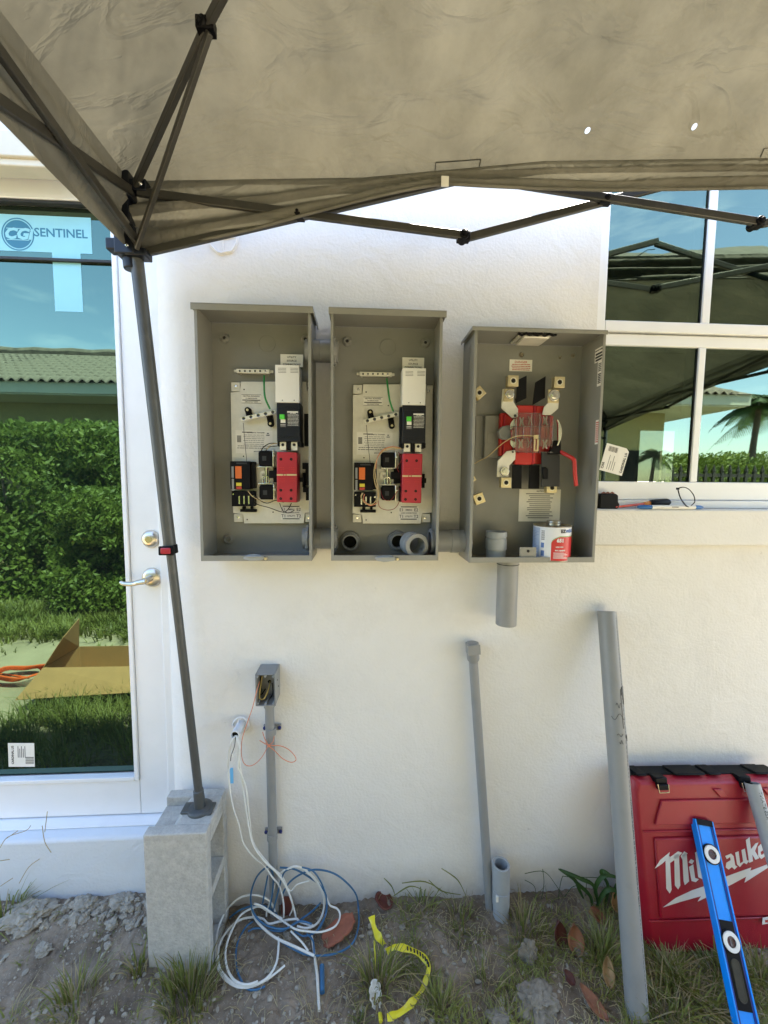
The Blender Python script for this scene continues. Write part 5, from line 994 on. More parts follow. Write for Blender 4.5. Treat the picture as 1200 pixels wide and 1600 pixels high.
# white stub with cables
p0 = P(zj, 200, 590, -.005); p1 = P(zj, 143, 688, -.075); t = thing('stub_pipe', 'white pipe stub coming out of the wall with white cables hanging from it', 'pipe', tuple(p0))
mb = MB(); mb.pipe(p1, p0 + (p0 - p1) * .3, .0145, .0112, 24); mb.obj('tube', M['pvcw'], t); mb = MB(); mb.lathe([(0, 0), (.0112, 0)], p1 + (p0 - p1) * .12, (p0 - p1), 18); mb.obj('bore', M['hole'], t)
mb = MB(); mb.lathe([(.018, 0), (.030, -.003), (.026, -.006)], p0 + V((0, -.004, 0)), (0, 1, 0), 14); mb.tube([P(zj, 165, 600, -.02), P(zj, 175, 560, -.02), P(zj, 195, 553, -.02)], .002, 5); mb.obj('filler', M['stucco'], t)
def zc1(x, y): return 200 + x / 2.667, 1000 + y / 2.667
def zc5(x, y): return 330 + x / 5.217, 1340 + y / 5.217
def gpt(z, x, y, h=.012):
    px, py = z(x, y); q = atz(px, py, .0 + h)
    if q.y > -.035 - h: q = at(px, py, -.035 - h * .8)
    return q
root = thing('cable_bundle', 'tangled coil of white and blue cables lying on the soil against the wall', 'cables', (-.25, -.1, 0))
def cab(pts, r_, m, name): r_ *= .85; mb = MB(); mb.tube(catmull(pts, 8), r_, 8); mb.obj(name, M[m], root)
Wc = lambda pts: [P(zj, a, b, d) for a, b, d in pts]
G = lambda pts, h=.012: [gpt(zc5, a, b, h) for a, b in pts]
cab(Wc([(150, 690, -.07), (115, 740, -.085), (90, 850, -.085), (85, 960, -.08), (100, 1120, -.08), (130, 1290, -.08), (180, 1440, -.08), (215, 1590, -.08)]) + [at(397, 1340, -.07), at(412, 1352, -.06), at(425, 1370, -.06), gpt(zc5, 560, 240, .02), gpt(zc5, 590, 380, .02), gpt(zc5, 590, 490, .01)], .0033, 'cable_w', 'white_cable')
cab(Wc([(155, 690, -.072), (170, 760, -.085), (180, 900, -.085), (200, 1050, -.08), (225, 1230, -.08), (250, 1400, -.08), (290, 1590, -.08)]) + [at(412, 1345, -.07), gpt(zc5, 540, 130, .03), gpt(zc5, 620, 260, .025), gpt(zc5, 670, 400, .02), gpt(zc5, 690, 490, .01)], .0036, 'cable_w', 'white_cable')
cab(Wc([(160, 690, -.07), (185, 800, -.09), (170, 950, -.09), (200, 1020, -.085), (240, 1150, -.08), (265, 1380, -.075), (300, 1590, -.07)]) + [at(420, 1350, -.06), gpt(zc5, 580, 160, .02), gpt(zc5, 640, 300, .02), gpt(zc5, 665, 400, .02), gpt(zc5, 640, 470, .01)], .003, 'cable_w', 'white_cable')
cab(Wc([(145, 700, -.075), (120, 800, -.09), (125, 870, -.095), (150, 830, -.09), (160, 880, -.09), (90, 980, -.09), (95, 1010, -.088)]), .0018, 'cable_w', 'white_cable')
cab(Wc([(150, 700, -.075), (140, 780, -.092), (115, 850, -.094), (108, 900, -.09)]), .0014, 'seal', 'bare_wire')
mb = MB(); mb.bar(P(zj, 115, 960, -.02), P(zj, 120, 1085, -.02), .004, .010, up=(0, 1, 0)); mb.obj('tape_tag', M['ltblue'], root)
# loops on the ground
cab(G([(590, 120), (560, 140)]) [1:] + G([(650, 80), (720, 78), (800, 130), (880, 230), (920, 340), (910, 450), (860, 540), (780, 575), (700, 560)], .02), .0042, 'cable_w', 'white_cable')
cab(G([(335, 400), (345, 470), (400, 550), (520, 650), (680, 725), (840, 800)], .022), .0046, 'cable_w', 'white_cable')
cab(G([(520, 440), (490, 370), (430, 325), (350, 305), (240, 325), (130, 420), (60, 570), (40, 720), (50, 880), (110, 990), (220, 1055), (330, 1050), (460, 990), (600, 880)], .016), .0036, 'cable_w', 'white_cable')
cab(G([(840, 560), (720, 520), (690, 500), (560, 520), (470, 540), (420, 500), (340, 485), (230, 510), (130, 600), (65, 720), (60, 860), (100, 950), (200, 1030), (330, 1040), (450, 985), (530, 860), (550, 700), (545, 650)], .02), .0040, 'cable_w', 'white_cable')
cab(G([(580, 500), (470, 440), (400, 400), (340, 410), (240, 470), (170, 590), (120, 740), (125, 880), (180, 990), (280, 1035), (380, 1010)], .026), .0038, 'cable_w', 'white_cable')
cab(G([(940, 330), (970, 390), (1030, 420), (1050, 480), (1010, 560), (900, 605), (780, 600), (680, 580), (560, 500), (420, 400), (350, 375)], .03), .0034, 'cable_w', 'white_cable')
cab(G([(520, 210), (490, 330), (455, 430), (450, 480)], .014), .003, 'cable_w', 'white_cable')
cab(G([(600, 100), (560, 150), (640, 270), (700, 220), (800, 190)], .02), .0028, 'cable_w', 'white_cable')
cab(G([(650, 600), (730, 680), (770, 730), (790, 760)], .024), .0034, 'cable_w', 'white_cable')
B = 'cable_b'
cab(G([(480, 70), (440, 85), (370, 160), (325, 290), (330, 410), (380, 500), (470, 560), (600, 580), (720, 520), (820, 540)], .028), .0036, B, 'blue_cable')
cab(G([(480, 70), (505, 150), (500, 280), (480, 400)], .02), .0034, B, 'blue_cable')
cab(G([(560, 80), (680, 95), (800, 160), (900, 240), (940, 330), (930, 470), (870, 590), (760, 640), (680, 600)], .014), .0034, B, 'blue_cable')
cab(G([(580, 300), (640, 200), (740, 130), (850, 98), (990, 125), (1100, 200), (1180, 300), (1200, 420), (1200, 560), (1150, 700), (1020, 780), (850, 800), (720, 770), (560, 680)], .016), .0034, B, 'blue_cable')
cab(G([(740, 78), (830, 110), (900, 210), (940, 340), (935, 460), (860, 600)], .032), .003, B, 'blue_cable')
cab(G([(150, 490), (230, 430), (330, 395), (420, 390), (500, 430), (540, 470)], .012), .0034, B, 'blue_cable')
cab(G([(340, 520), (280, 570), (220, 680), (200, 800), (215, 930), (280, 1055), (350, 1080), (440, 1050)], .010), .0034, B, 'blue_cable')
cab(G([(890, 370), (830, 430), (750, 490), (640, 560), (560, 600), (380, 575), (300, 600)], .012), .0034, B, 'blue_cable')
cab(G([(460, 150), (440, 260), (420, 370)], .02), .0032, B, 'blue_cable'); cab(G([(650, 90), (590, 130), (540, 300), (510, 420)], .02), .0032, B, 'blue_cable')
cab(G([(780, 620), (830, 680), (840, 790)], .02), .003, B, 'blue_cable')
mb = MB(); mb.tube(G([(820, 640), (840, 780), (865, 960), (880, 1250)], .014), [.0035, .004, .005, .004], 8); props(mb.obj('metal_rod', M['zinc']), 'thin rusty metal rod stuck in the soil by the cable coil', 'rod')
mb = MB(); a, b = G([(903, 880), (905, 1100)], .010); mb.cone(a, b, .0075, n=14); props(mb.obj('plastic_stick', M['cable_b']), 'short dark blue plastic stick lying on the soil right of the metal rod', 'plastic stick')

# ================= concrete block =================
fz = foot.z - .004
blk = thing('concrete_block', 'grey hollow concrete block standing on end under the tent leg', 'concrete block', (-.58, -.15, 0))
A_ = atz(228, 1478, .0); bx0 = at(227, 1400, -.20).x; bx1 = at(325, 1400, -.20).x; yF = -.20; yB = -.022; bz0 = -.03
H = fz; x0, x1 = bx0, bx1; tsh = .034
# solid of revolution free: front shell, back shell, webs, cores open left-right
mb = MB(); nH = H - .028
mb.box(x0, x1, yF, yF + tsh, bz0, H)                                # front shell
mb.box(x0, x1, yB - tsh, yB, bz0, H)
def web(z0_, z1_): mb.box(x0, x1, yF + tsh, yB - tsh, z0_, z1_)
web(bz0, .035 + bz0); web(H * .47, H * .47 + .032); web(H - .062, H - .030)
mb.prism([(x0 + .060, 0), (x1, 0), (x1, .030), (x0 + .085, .030)], -(yB - tsh), -(yF + tsh), Matrix.Translation((0, 0, H - .030)) @ Matrix.Rotation(pi/2, 4, 'X'))
o = mb.obj('body', M['cmu'], blk, bev=.004, seg=3, smooth=30)
blk.rotation_euler = (0, 0, 0)

# ================= pipes against the wall =================
def leaner(name, label_, cat, p0, p1, r_, m='pvc', wallt=.82, bell=None, group=None):
    t = localthing(name, label_, cat, group); L = (V(p1) - V(p0)).length; mb = MB(); mb.pipe((0, 0, 0), (0, 0, L), r_, r_ * wallt, 32); o = mb.obj('tube', M[m], t)
    t.matrix_world = leanframe(p0, p1); return t, L, o
p1 = at(738, 1010, -.028); p0 = at(765, 1412, -.045); p0 = p0 + (p0 - p1) * .08
t, L, o = leaner('stub_conduit', 'thin tall grey conduit with a taped metal top rising from the soil', 'conduit', p0, p1, .0160, wallt=.8)
mb = MB(); mb.lathe([(.016, -.055), (.0215, -.045), (.022, 0), (.017, 0)], (0, 0, L), (0, 0, 1), 24); mb.obj('bell', M['pvc'], t)
mb = MB(); mb.lathe([(0, .015), (.015, .015), (.0235, .012), (.024, -.018)], (0, 0, L), (0, 0, 1), 10); mb.box(-.021, .021, -.026, -.0235, L - .02, L + .014); mb.obj('foil_cap', M['pvc'], t, smooth=20)
p0 = at(783, 1432, -.075); p1 = at(783, 1350, -.07); t, L, o = leaner('stub_pipe', 'short wide grey pipe stub with couplings beside the tall thin conduit', 'pipe', p0 - V((0, 0, .03)), p1, .0275, 'pvcl', .82)
mb = MB(); mb.pipe((0, 0, L - .085), (0, 0, L + .001), .0302, .0252, 30); mb.obj('coupling', M['pvcl'], t, bev=.001); mb = MB(); mb.pipe((0, 0, L - .150), (0, 0, L - .092), .030, .027, 30); mb.obj('coupling', M['pvcl'], t, bev=.001)
mb = MB(); mb.box(-.026, -.018, -.026, -.020, L - .115, L - .095); mb.obj('label_scrap', M['paper'], t)
p0 = atz(997, 1586, .0) - V((0, 0, .02)); p1 = at(948, 955, -.033); t, L, o = leaner('leaning_pipe', 'long grey pipe with black scribbles leaning on the wall left of the red case', 'pipe', p0, p1, .0305, wallt=.9)
mb = MB(); rr = random.Random(5); z = .05
while z < L - .02:
    h_ = rr.uniform(.004, .012); a = radians(-62 + rr.uniform(-1.5, 1.5)); 
    for k in range(1): 
        vs = [(.0308 * cos(a + da), .0308 * sin(a + da), z + dz) for da, dz in ((0, 0), (.055, 0), (.055, h_), (0, h_))]; mb.add(vs, [(0, 1, 2, 3)])
    z += h_ + rr.uniform(.002, .006)
for zz, a0, a1, dz in ((L - .30, -110, -80, .008), (L - .335, -140, -60, -.01), (L - .39, -115, -80, .004), (L - .41, -105, -85, -.006), (L - .40, -60, -35, .01), (L - .27, -70, -40, .03)):
    mb.tube([(.0309 * cos(radians(a0 + (a1 - a0) * i / 8)), .0309 * sin(radians(a0 + (a1 - a0) * i / 8)), zz + dz * sin(i)) for i in range(9)], .0007, 4)
mb.tube([(.0309 * cos(radians(-75)), .0309 * sin(radians(-75)), L - .37 + i * .03) for i in range(5)], .0009, 4)
mb.obj('print', M['ink'], t, smooth=0)

for tt_, LL, rad, ang0, sz in ((t, L, .0308, -98, .011),):
    tx_ = MB(); tx_.text('RIGID PVC CONDUIT  2 IN  SCH 40  SUNLIGHT RESISTANT', sz, Matrix.Identity(4), 'LEFT', fat=.0002, ext=0)
    mb = MB(); mb.add([(rad * cos(radians(-58) + v.y / rad), rad * sin(radians(-58) + v.y / rad), .30 + v.x) for v in tx_.v], tx_.f); mb.obj('lettering', M['ink'], tt_, smooth=0)

# ================= red tool case =================
case = localthing('tool_case', 'red plastic power tool case with silver lettering leaning on the wall', 'tool case')
Pb = V((.935, -.227, .0)); Pt = V((.945, -.108, .53))
CM = leanframe(V((Pb.x, Pb.y, -.005)), Pt); CW, CH, CD = .56, (Pt - Pb).length, .095
# outline local: x 0..CW, z 0..CH, front at y=0 and depth +y
def casebody(mb):
    o0 = [(0.012, 0.03), (.035, .0), (CW - .035, .0), (CW - .012, .03), (CW, CH * .5), (CW - .01, CH - .03), (CW - .02, CH), (.006, CH), (-.006, CH - .03), (0, CH * .5)]
    cx, cz = CW / 2, CH / 2
    def ring(k, y, dz=0): return [(cx + (x - cx) * k, y, cz + (z - cz) * k + dz) for x, z in o0]
    rings = [ring(1.0, .085), ring(1.0, .03), ring(.985, .02), ring(.94, .004)]
    vs = sum(rings, []); n = len(o0); fs = []
    for i in range(3): fs += [(i*n+j, (i+1)*n+j, (i+1)*n+(j+1) % n, i*n+(j+1) % n) for j in range(n)]
    fs += [list(range(n)), list(range(3*n, 4*n))[::-1]]; mb.add(vs, fs)
mb = MB(); casebody(mb)
mb.box(.055, CW - .05, -.006, .006, CH * .22, CH * .665)              # raised field with the lettering
body = mb.obj('shell', M['case'], case, bev=.006, seg=3, smooth=50)
mb = MB()
for zz in (CH * .70, CH * .205): mb.box(.02, CW - .02, -.002, .006, zz - .003, zz + .003)
mb.prism([(.06, CH * .74), (CW - .06, CH * .74), (CW - .09, CH * .88), (.09, CH * .88)], -.004, .004, Matrix.Rotation(pi/2, 4, 'X'))
for cx in (.30, .48): mb.prism([(cx - .02, CH * .94), (cx + .012, CH * .94), (cx + .028, CH * .90), (cx + .004, CH * .89)], -.002, .003, Matrix.Rotation(pi/2, 4, 'X'))
mb.obj('moulding', M['case'], case, bev=.003, seg=2)
mb = MB(); mb.box(-.004, CW + .004, .030, .088, CH - .004, CH + .005)
for a, b in ((.02, .055), (.16, .27), (.285, .33), (.46, .52)): mb.box(a, b, .014, .08, CH + .004, CH + .011)
mb.obj('back_shell', M['black'], case, bev=.004)
for cx in (.095, .40):
    mb = MB(); mb.box(cx - .021, cx + .021, -.003, .03, CH - .012, CH + .007); mb.prism([(cx - .021, CH - .012), (cx + .021, CH - .012), (cx + .017, CH - .030), (cx - .017, CH - .030)], -.006, .010, Matrix.Rotation(pi/2, 4, 'X')); lt = mb.obj('latch', M['black'], case, bev=.003)
    mb = MB(); mb.tube([(cx - .019, -.008, CH - .010), (cx - .017, -.011, CH - .036), (cx + .017, -.011, CH - .036), (cx + .020, -.008, CH - .012)], .0018, 6); mb.obj('latch_wire', M['chrome'], lt); mb = MB(); mb.box(cx - .014, cx + .014, -.0085, -.004, CH - .031, CH - .014); mb.obj('latch_pad', M['case'], lt, bev=.001)
case.matrix_world = CM; CI = CM.inverted(); cn = (CM.to_3x3() @ V((0, -1, 0)))
def zl_(x, y): return 940 + x / 3.808, 1180 + y / 3.808
def cl(x, y, off=-.0064):              # photo point on the case front -> local x,z
    px, py = zl_(x, y); q = CI @ hitp(px, py, CM @ V((0, off, 0)), cn); return (q.x, q.z)
RX = Matrix.Rotation(pi/2, 4, 'X')
def poly(mb, pts, d0=.0062, d1=.0068): mb.prism([cl(a, b) for a, b in pts], d0, d1, RX)
mb = MB()
# lightning bolt
poly(mb, [(366, 905), (440, 850), (540, 803), (640, 770), (640, 838), (572, 870), (592, 838), (470, 872)])
poly(mb, [(640, 770), (740, 722), (800, 700), (890, 668), (884, 688), (1010, 640), (1060, 620), (1000, 662), (850, 758), (860, 722), (780, 765), (640, 838)])
# lettering built from slanted pen strokes
def stroke(pts, wd=13):
    for (a, b), (c, d) in zip(pts, pts[1:]):
        ln = math.hypot(c - a, d - b); ux, uy = (c - a) / ln, (d - b) / ln; nx, ny = -uy * wd, ux * wd
        if abs(nx) < wd * .75: nx, ny = wd * .75 * (1 if nx >= 0 else -1), ny
        poly(mb, [(a - nx, b - ny), (c - nx, d - ny), (c + nx, d + ny), (a + nx, b + ny)])
poly(mb, [(316, 675), (350, 622), (405, 577), (398, 610), (360, 645)])
poly(mb, [(380, 620), (405, 600), (416, 800), (405, 822), (385, 795)]); poly(mb, [(400, 612), (455, 572), (480, 580), (452, 610), (408, 640)]); poly(mb, [(432, 600), (460, 585), (468, 775), (455, 798), (436, 775)]); poly(mb, [(470, 600), (492, 572), (512, 585), (505, 590), (480, 620)]); poly(mb, [(480, 590), (505, 580), (520, 750), (495, 772), (488, 750)])
poly(mb, [(520, 665), (545, 650), (556, 730), (578, 738), (560, 755), (535, 748)]); poly(mb, [(518, 638), (532, 618), (550, 628), (538, 648)])
poly(mb, [(556, 580), (582, 562), (600, 705), (622, 718), (600, 738), (575, 725)])
poly(mb, [(612, 640), (630, 630), (640, 700), (655, 690), (645, 620), (665, 612), (675, 680), (690, 670), (680, 600), (698, 592), (706, 680), (670, 712), (630, 730)])
poly(mb, [(735, 600), (770, 585), (785, 600), (795, 655), (808, 662), (790, 680), (775, 665), (755, 680), (738, 668), (742, 640), (768, 625), (765, 605), (745, 618)])
poly(mb, [(795, 580), (815, 572), (824, 645), (842, 632), (832, 565), (852, 556), (864, 625), (878, 628), (862, 648), (845, 640), (822, 665), (806, 650)])
poly(mb, [(858, 505), (880, 488), (888, 560), (915, 525), (932, 520), (912, 570), (938, 612), (915, 622), (896, 590), (900, 630), (878, 640)])
poly(mb, [(930, 545), (955, 520), (978, 525), (975, 555), (945, 575), (950, 595), (985, 570), (985, 590), (950, 618), (932, 600)]); poly(mb, [(990, 520), (1012, 498), (1032, 505), (1028, 540), (1002, 560), (1010, 575), (1040, 552), (1040, 572), (1005, 598), (988, 580)])
poly(mb, [(958, 968), (1040, 950), (1040, 992), (955, 1008)])
mb.obj('logo', M['logo'], case, smooth=0, bev=0)
mb = MB(); a, b = cl(978, 988); mb.text('M18', .010, Matrix.Translation((a + .006, -.0071, b)) @ RX, fat=.0007); mb.obj('lettering', M['can_r'], case, smooth=0)

# ================= spirit level =================
lv0 = atz(1178, 1640, .0); hit_ = hitp(1099, 1281, CM @ V((0, -.012, 0)), cn); hw = .031
t = localthing('spirit_level', 'bright blue spirit level with two round vials leaning on the red case', 'spirit level'); Lv = (hit_ - lv0).length
mb = MB(); dpt = .022
mb.box(-hw + .004, hw - .004, .002, dpt - .002, 0, Lv - .003); web_ = mb.obj('web', M['bluea'], t)
mb = MB(); mb.box(-hw, -hw + .0045, -.003, dpt, 0, Lv - .001); mb.box(hw - .0045, hw, -.003, dpt, 0, Lv - .001); mb.obj('flange', M['bluea'], t, bev=.0008)
mb = MB(); mb.box(-hw + .0048, -hw + .010, -.0005, .0018, 0, Lv - .012); mb.box(hw - .010, hw - .0048, -.0005, .0018, 0, Lv - .012); mb.obj('edge_groove', M['blued'], t)
mb = MB(); mb.box(-hw + .0046, hw - .0046, -.0035, dpt + .001, Lv - .016, Lv + .001); mb.obj('end_cap', M['black'], t, bev=.001)
t.matrix_world = leanframe(lv0, hit_); TI = t.matrix_world.inverted(); tn = t.matrix_world.to_3x3() @ V((0, -1, 0))
def lz(x, y): px, py = zl_(x, y); return (TI @ hitp(px, py, t.matrix_world @ V((0, 0, 0)), tn)).z
for vy in (588, 1106):
    zc_ = lz(650 if vy < 600 else 757, vy); q = (0, -.0002, zc_)
    mb = MB(); mb.lathe([(.0272, -.001), (.0272, .004), (.022, .005)], q, (0, -1, 0), 36); mb.obj('vial_mount', M['black'], t)
    mb = MB(); mb.lathe([(.0135, .004), (.0135, .0072), (.0235, .0072), (.0245, .004)], q, (0, -1, 0), 36); vr = mb.obj('vial_ring', M['white'], t)
    mb = MB(); mb.lathe([(0, .002), (.0136, .002)], q, (0, -1, 0), 24); mb.obj('vial_window', M['terra'] if False else mat('vial_back%d' % vy, (.12, .05, .05), .3), vr)
    mb = MB(); (mb.cone((-.012, -.004, zc_), (.012, -.004, zc_), .0042, n=12) if vy < 600 else mb.cone((0, -.004, zc_ - .012), (0, -.004, zc_ + .012), .0042, n=12)); mb.obj('vial', M['clear'], vr)
z_a, z_b = lz(745, 985), lz(835, 1522)
mb = MB(); mb.box(-hw + .010, hw - .010, -.0012, .0019, z_b, z_a); mb.obj('grip_panel', M['black'], t, bev=.001)
hz0, hz1 = lz(820, 1470), lz(775, 1210); mb = MB(); n = 10; vs = [(.0115 * cos(pi * i / n), hz1 - .0115 + .0115 * sin(pi * i / n)) for i in range(n + 1)] + [(-.0115 * cos(pi * i / n), hz0 + .0115 - .0115 * sin(pi * i / n)) for i in range(n + 1)]
mb.prism(vs, .0014, .0018, RX); mb.tube([(x, -.0016, z) for x, z in vs] + [(vs[0][0], -.0016, vs[0][1])], .0016, 6)
mb.obj('hand_slot', mat('slot_dark', (.05, .045, .03), .9, var=.4), t)
# cut off pvc piece leaning on the case
a0, a1 = zl_(1010, 640), zl_(895, 165); q1 = hitp(a1[0], a1[1], CM @ V((0, -.018, 0)), cn); q0 = atz(1300, 1640, .0)
q0 = q1 + (hitp(1238, 1440, CM @ V((0, -.10, 0)), cn) - q1).normalized() * .47
t2, L2, o = leaner('pipe_offcut', 'light grey pipe offcut with faded printing leaning on the right of the red case', 'pipe', q0, q1, .0225, 'pvcl', .88)
mb = MB(); tt = MB(); tt.text('SUNLIGHT  RESISTANT', .016, Matrix.Identity(4), 'RIGHT', fat=.0002, ext=0)
mb.add([(.0227 * cos(-pi/2 + v.y / .0225), .0227 * sin(-pi/2 + v.y / .0225), L2 - .02 + v.x) for v in [V((-abs(v.x), -v.y, 0)) if False else V((v.x, v.y, 0)) for v in tt.v]], tt.f); mb.obj('lettering', M['seal'], t2, smooth=0)

# ================= things on the window ledge =================
zt_ = WZ0 + .0005
q = at(947, 780, .0); mb = MB(); tp = thing('tape_measure', 'black tape measure on the window ledge next to the meter box', 'tape measure', (q.x, -.002, zt_))
mb = MB(); mb.prism([(-.035, 0), (.030, 0), (.036, .006), (.036, .018), (.031, .022), (.030, .046), (.022, .052), (-.035, .052)], -.018, .022, F((q.x, .0, zt_))); mb.obj('body', M['black'], tp, bev=.003)
mb = MB(); mb.tube([(q.x - .02 + .045 * i / 6, -.004, zt_ + .052 + .004 * (i % 2)) for i in range(7)], .003, 6); mb.obj('strap', M['terra'], tp)
a, b, c = at(962, 787, -.02), at(1008, 779, .005), at(1047, 775, .02); sdv = thing('screwdriver', 'screwdriver with black handle and orange insulated shaft on the window ledge', 'screwdriver', (b.x, b.y, zt_))
a.z = zt_ + .006; b.z = zt_ + .016; c.z = zt_ + .022; d_ = (c - b).normalized()
mb = MB(); mb.cone(a, b, .0035, .0045, n=12); mb.obj('shaft', M['drvr'], sdv); mb = MB(); mb.lathe([(.0045, 0), (.007, .003), (.0075, .012), (.0062, .018), (.010, .024)], b - d_ * .004, d_, 18); mb.obj('collar', M['drv'], sdv)
mb = MB(); Lh = (c - b).length; mb.lathe([(.0095, .02), (.0125, .028), (.0135, .05), (.013, Lh - .01), (.010, Lh - .002), (0, Lh + .001)], b - d_ * .002, d_, 18); mb.obj('grip', M['black'], sdv)
a, b = at(996, 788, -.028), at(1099, 789, -.028); a.z = b.z = zt_ + .0072; mk = thing('marker', 'white marker with blue caps lying on the window ledge', 'marker', ((a.x + b.x) / 2, -.028, zt_)); L = b.x - a.x
mb = MB(); mb.cone(a + V((L * .2, 0, 0)), b - V((L * .12, 0, 0)), .0068, n=18); o = mb.obj('barrel', M['white'], mk); mb = MB(); mb.box(a.x + L * .50, a.x + L * .60, -.0354, -.0345, a.z - .001, a.z + .0015); mb.obj('print', M['ink'], o)
mb = MB(); mb.lathe([(0, 0), (.004, .002), (.0066, .010), (.0074, L * .21)], a, (1, 0, 0), 18); mb.obj('cap', M['mark'], mk); mb = MB(); mb.lathe([(0, 0), (.003, .001), (.006, .010), (.0071, L * .13)], b, (-1, 0, 0), 18); mb.obj('cap', M['mark'], mk)
def z7(x, y): return 900 + x / 4, 700 + y / 4
mb = MB(); mb.tube(catmull([P(z7, 636, 255, -.034), P(z7, 652, 310, -.036), P(z7, 680, 352, -.036), P(z7, 705, 370, -.033), P(z7, 725, 355, -.03), P(z7, 742, 335, -.026), P(z7, 735, 295, -.024), P(z7, 705, 258, -.026), P(z7, 670, 245, -.03), P(z7, 632, 254, -.034)], 7), .0015, 6, flat=1.4); p = P(z7, 636, 254, -.034); mb.box(p.x - .004, p.x + .004, p.y - .003, p.y + .003, p.z - .0035, p.z + .0035)
props(mb.obj('cable_tie', M['black'], bev=0), 'black looped cable tie standing on the white marker', 'cable tie')
# ================= soil, rubble, leaves, grass =================
rk = random.Random(21)
def rockmesh(mb, c, s, sd, sub=2, fl=(1, 1, .7)):
    bm = bmesh.new(); bmesh.ops.create_icosphere(bm, subdivisions=sub, radius=1)
    b = len(mb.v); idx = {}
    for i, v in enumerate(bm.verts):
        d = v.co.normalized(); k = 1 + .5 * noise.noise(d * 1.1 + V((sd, 0, 0))) + .3 * noise.noise(d * 3 + V((sd, 5, 0))) + (.13 * noise.noise(d * 7 + V((sd, 5, 0))) + .09 * noise.noise(d * 17 + V((sd, 1, 0))) if sub > 2 else 0)
        idx[v] = i; mb.v.append(V(c) + V((d.x * s * k * fl[0], d.y * s * k * fl[1], d.z * s * k * fl[2])))
    for f in bm.faces: mb.f.append([b + idx[v] for v in f.verts]); mb.m.append(0)
    bm.free()
def groundat(px, py):
    q = atz(px, py, 0.0)
    for _ in range(4):
        h = gh(q.x, q.y) if q.y < 0 else 0; q = atz(px, py, h)
    return q
for px, py, s, lab in ((98, 1392, .062, 'large crumbly mortar lump against the curb left of the concrete block'), (165, 1392, .032, 'small pale mortar lump below the curb beside the dark shard'), (214, 1400, .036, 'grey mortar lump touching the concrete block'), (827, 1490, .045, 'upright grey stone standing in the soil at lower right'), (838, 1562, .055, 'big rough grey stone at the bottom of the picture'), (905, 1480, .022, 'small pale stone beside the curled brown leaf'), (780, 1588, .032, 'flat dark stone at the bottom edge left of the big stone'), (68, 1478, .022, 'flat pale stone on the bare soil at left')):
    q = groundat(px, py + 8); q.y = min(q.y, -.012 - s * .9); mb = MB(); rockmesh(mb, (q.x, q.y, gh(q.x, q.y) + s * .25), s, px * .1, 5, ((.6, .45, 1.15) if px == 827 else (1, .8, .5))); props(mb.obj('rock', M['cmud' if px > 700 else 'rock'], smooth=28), lab, 'rock', 'loose stones and mortar lumps')
mb = MB()
for i in range(3400):
    if i < 850: px, py = rk.gauss(130, 95), rk.gauss(1432, 28)
    else: px, py = rk.uniform(-20, 1220), rk.uniform(1405, 1640)
    if py < 1392: continue
    q = atz(px, py, 0.01); 
    if q.y > -.02: continue
    s = rk.choice((.002, .003, .004, .006, .009, .013)) * rk.uniform(.7, 1.2) * (1 if i < 850 else .55); rockmesh(mb, (q.x, q.y, gh(q.x, q.y) + s * .3), s, i * .7, 1 if s < .007 else (2 if s < .009 else 3), (rk.uniform(.6, 1.3), rk.uniform(.6, 1.2), rk.uniform(.4, .9)))
props(mb.obj('rubble', M['rock'], smooth=20), kind='stuff')
# terracotta shards and leaves
def slab(px, py, w_, h_, rot, tilt, m, name, label_, cat, grp=None, curv=.3, th=.004, leaf=True, z=.012, roll=0):
    q = groundat(px, py); n = 12; mb = MB(); vs = []; nn = 5; rr = random.Random(px)
    for i in range(n + 1):
        t = i / n; hw_ = (w_ * (sin(pi * t ** .85) ** .75 + .02)) if leaf else w_ * (.35 + .65 * min(1, 3.2 * t * (1 - t) + .9 * abs(noise.noise(V((t * 3.3, px, 0)))))) * (1 + .25 * noise.noise(V((t * 9, px, 2))))
        for j in range(nn + 1):
            s = j / nn * 2 - 1; vs.append(V((s * hw_, (t - .5) * h_, curv * w_ * (s * s) + .1 * h_ * curv * (2 * t - 1) ** 2 + rr.uniform(-.001, .001))))
    fs = [(i * (nn + 1) + j, i * (nn + 1) + j + 1, (i + 1) * (nn + 1) + j + 1, (i + 1) * (nn + 1) + j) for i in range(n) for j in range(nn)]
    Mx = Matrix.Translation((q.x, q.y, gh(q.x, q.y) + z)) @ Matrix.Rotation(radians(rot), 4, 'Z') @ Matrix.Rotation(radians(tilt), 4, 'X') @ Matrix.Rotation(radians(roll), 4, 'Y')
    mb.add(vs, fs, Mx); o = mb.obj(name, M[m], smooth=60); s_ = o.modifiers.new('thickness', 'SOLIDIFY'); s_.thickness = th; return props(o, label_, cat, grp)
lg = 'dry leaves on the soil'
slab(530, 1462, .032, .115, -70, 20, 'terra', 'terracotta_shard', 'orange brown clay shard right of the cable coil', 'shard', 'clay shards', .25, .006, False, .02)
slab(421, 1400, .04, .09, 10, 75, 'terrad', 'terracotta_shard', 'dark red clay shard standing behind the cables at the wall', 'shard', 'clay shards', .3, .006, False, .04)
slab(448, 1425, .02, .06, -10, 70, 'terrad', 'terracotta_shard', 'small dark red clay shard in the middle of the cables', 'shard', 'clay shards', .3, .005, False, .02)
slab(598, 1412, .03, .06, 80, 20, 'terrad', 'terracotta_shard', 'rounded dark clay shard at the wall foot left of the thin conduit', 'shard', 'clay shards', .5, .005, True, .005)
slab(35, 1397, .022, .13, 88, 30, 'terra', 'terracotta_shard', 'flat pinkish clay shard under the curb at far left', 'shard', 'clay shards', .2, .006, False, .012)
slab(182, 1390, .022, .12, 80, 40, 'dleaf3', 'dark_shard', 'dark maroon shard poking up beside the mortar lumps', 'shard', 'clay shards', .5, .006, False, .025)
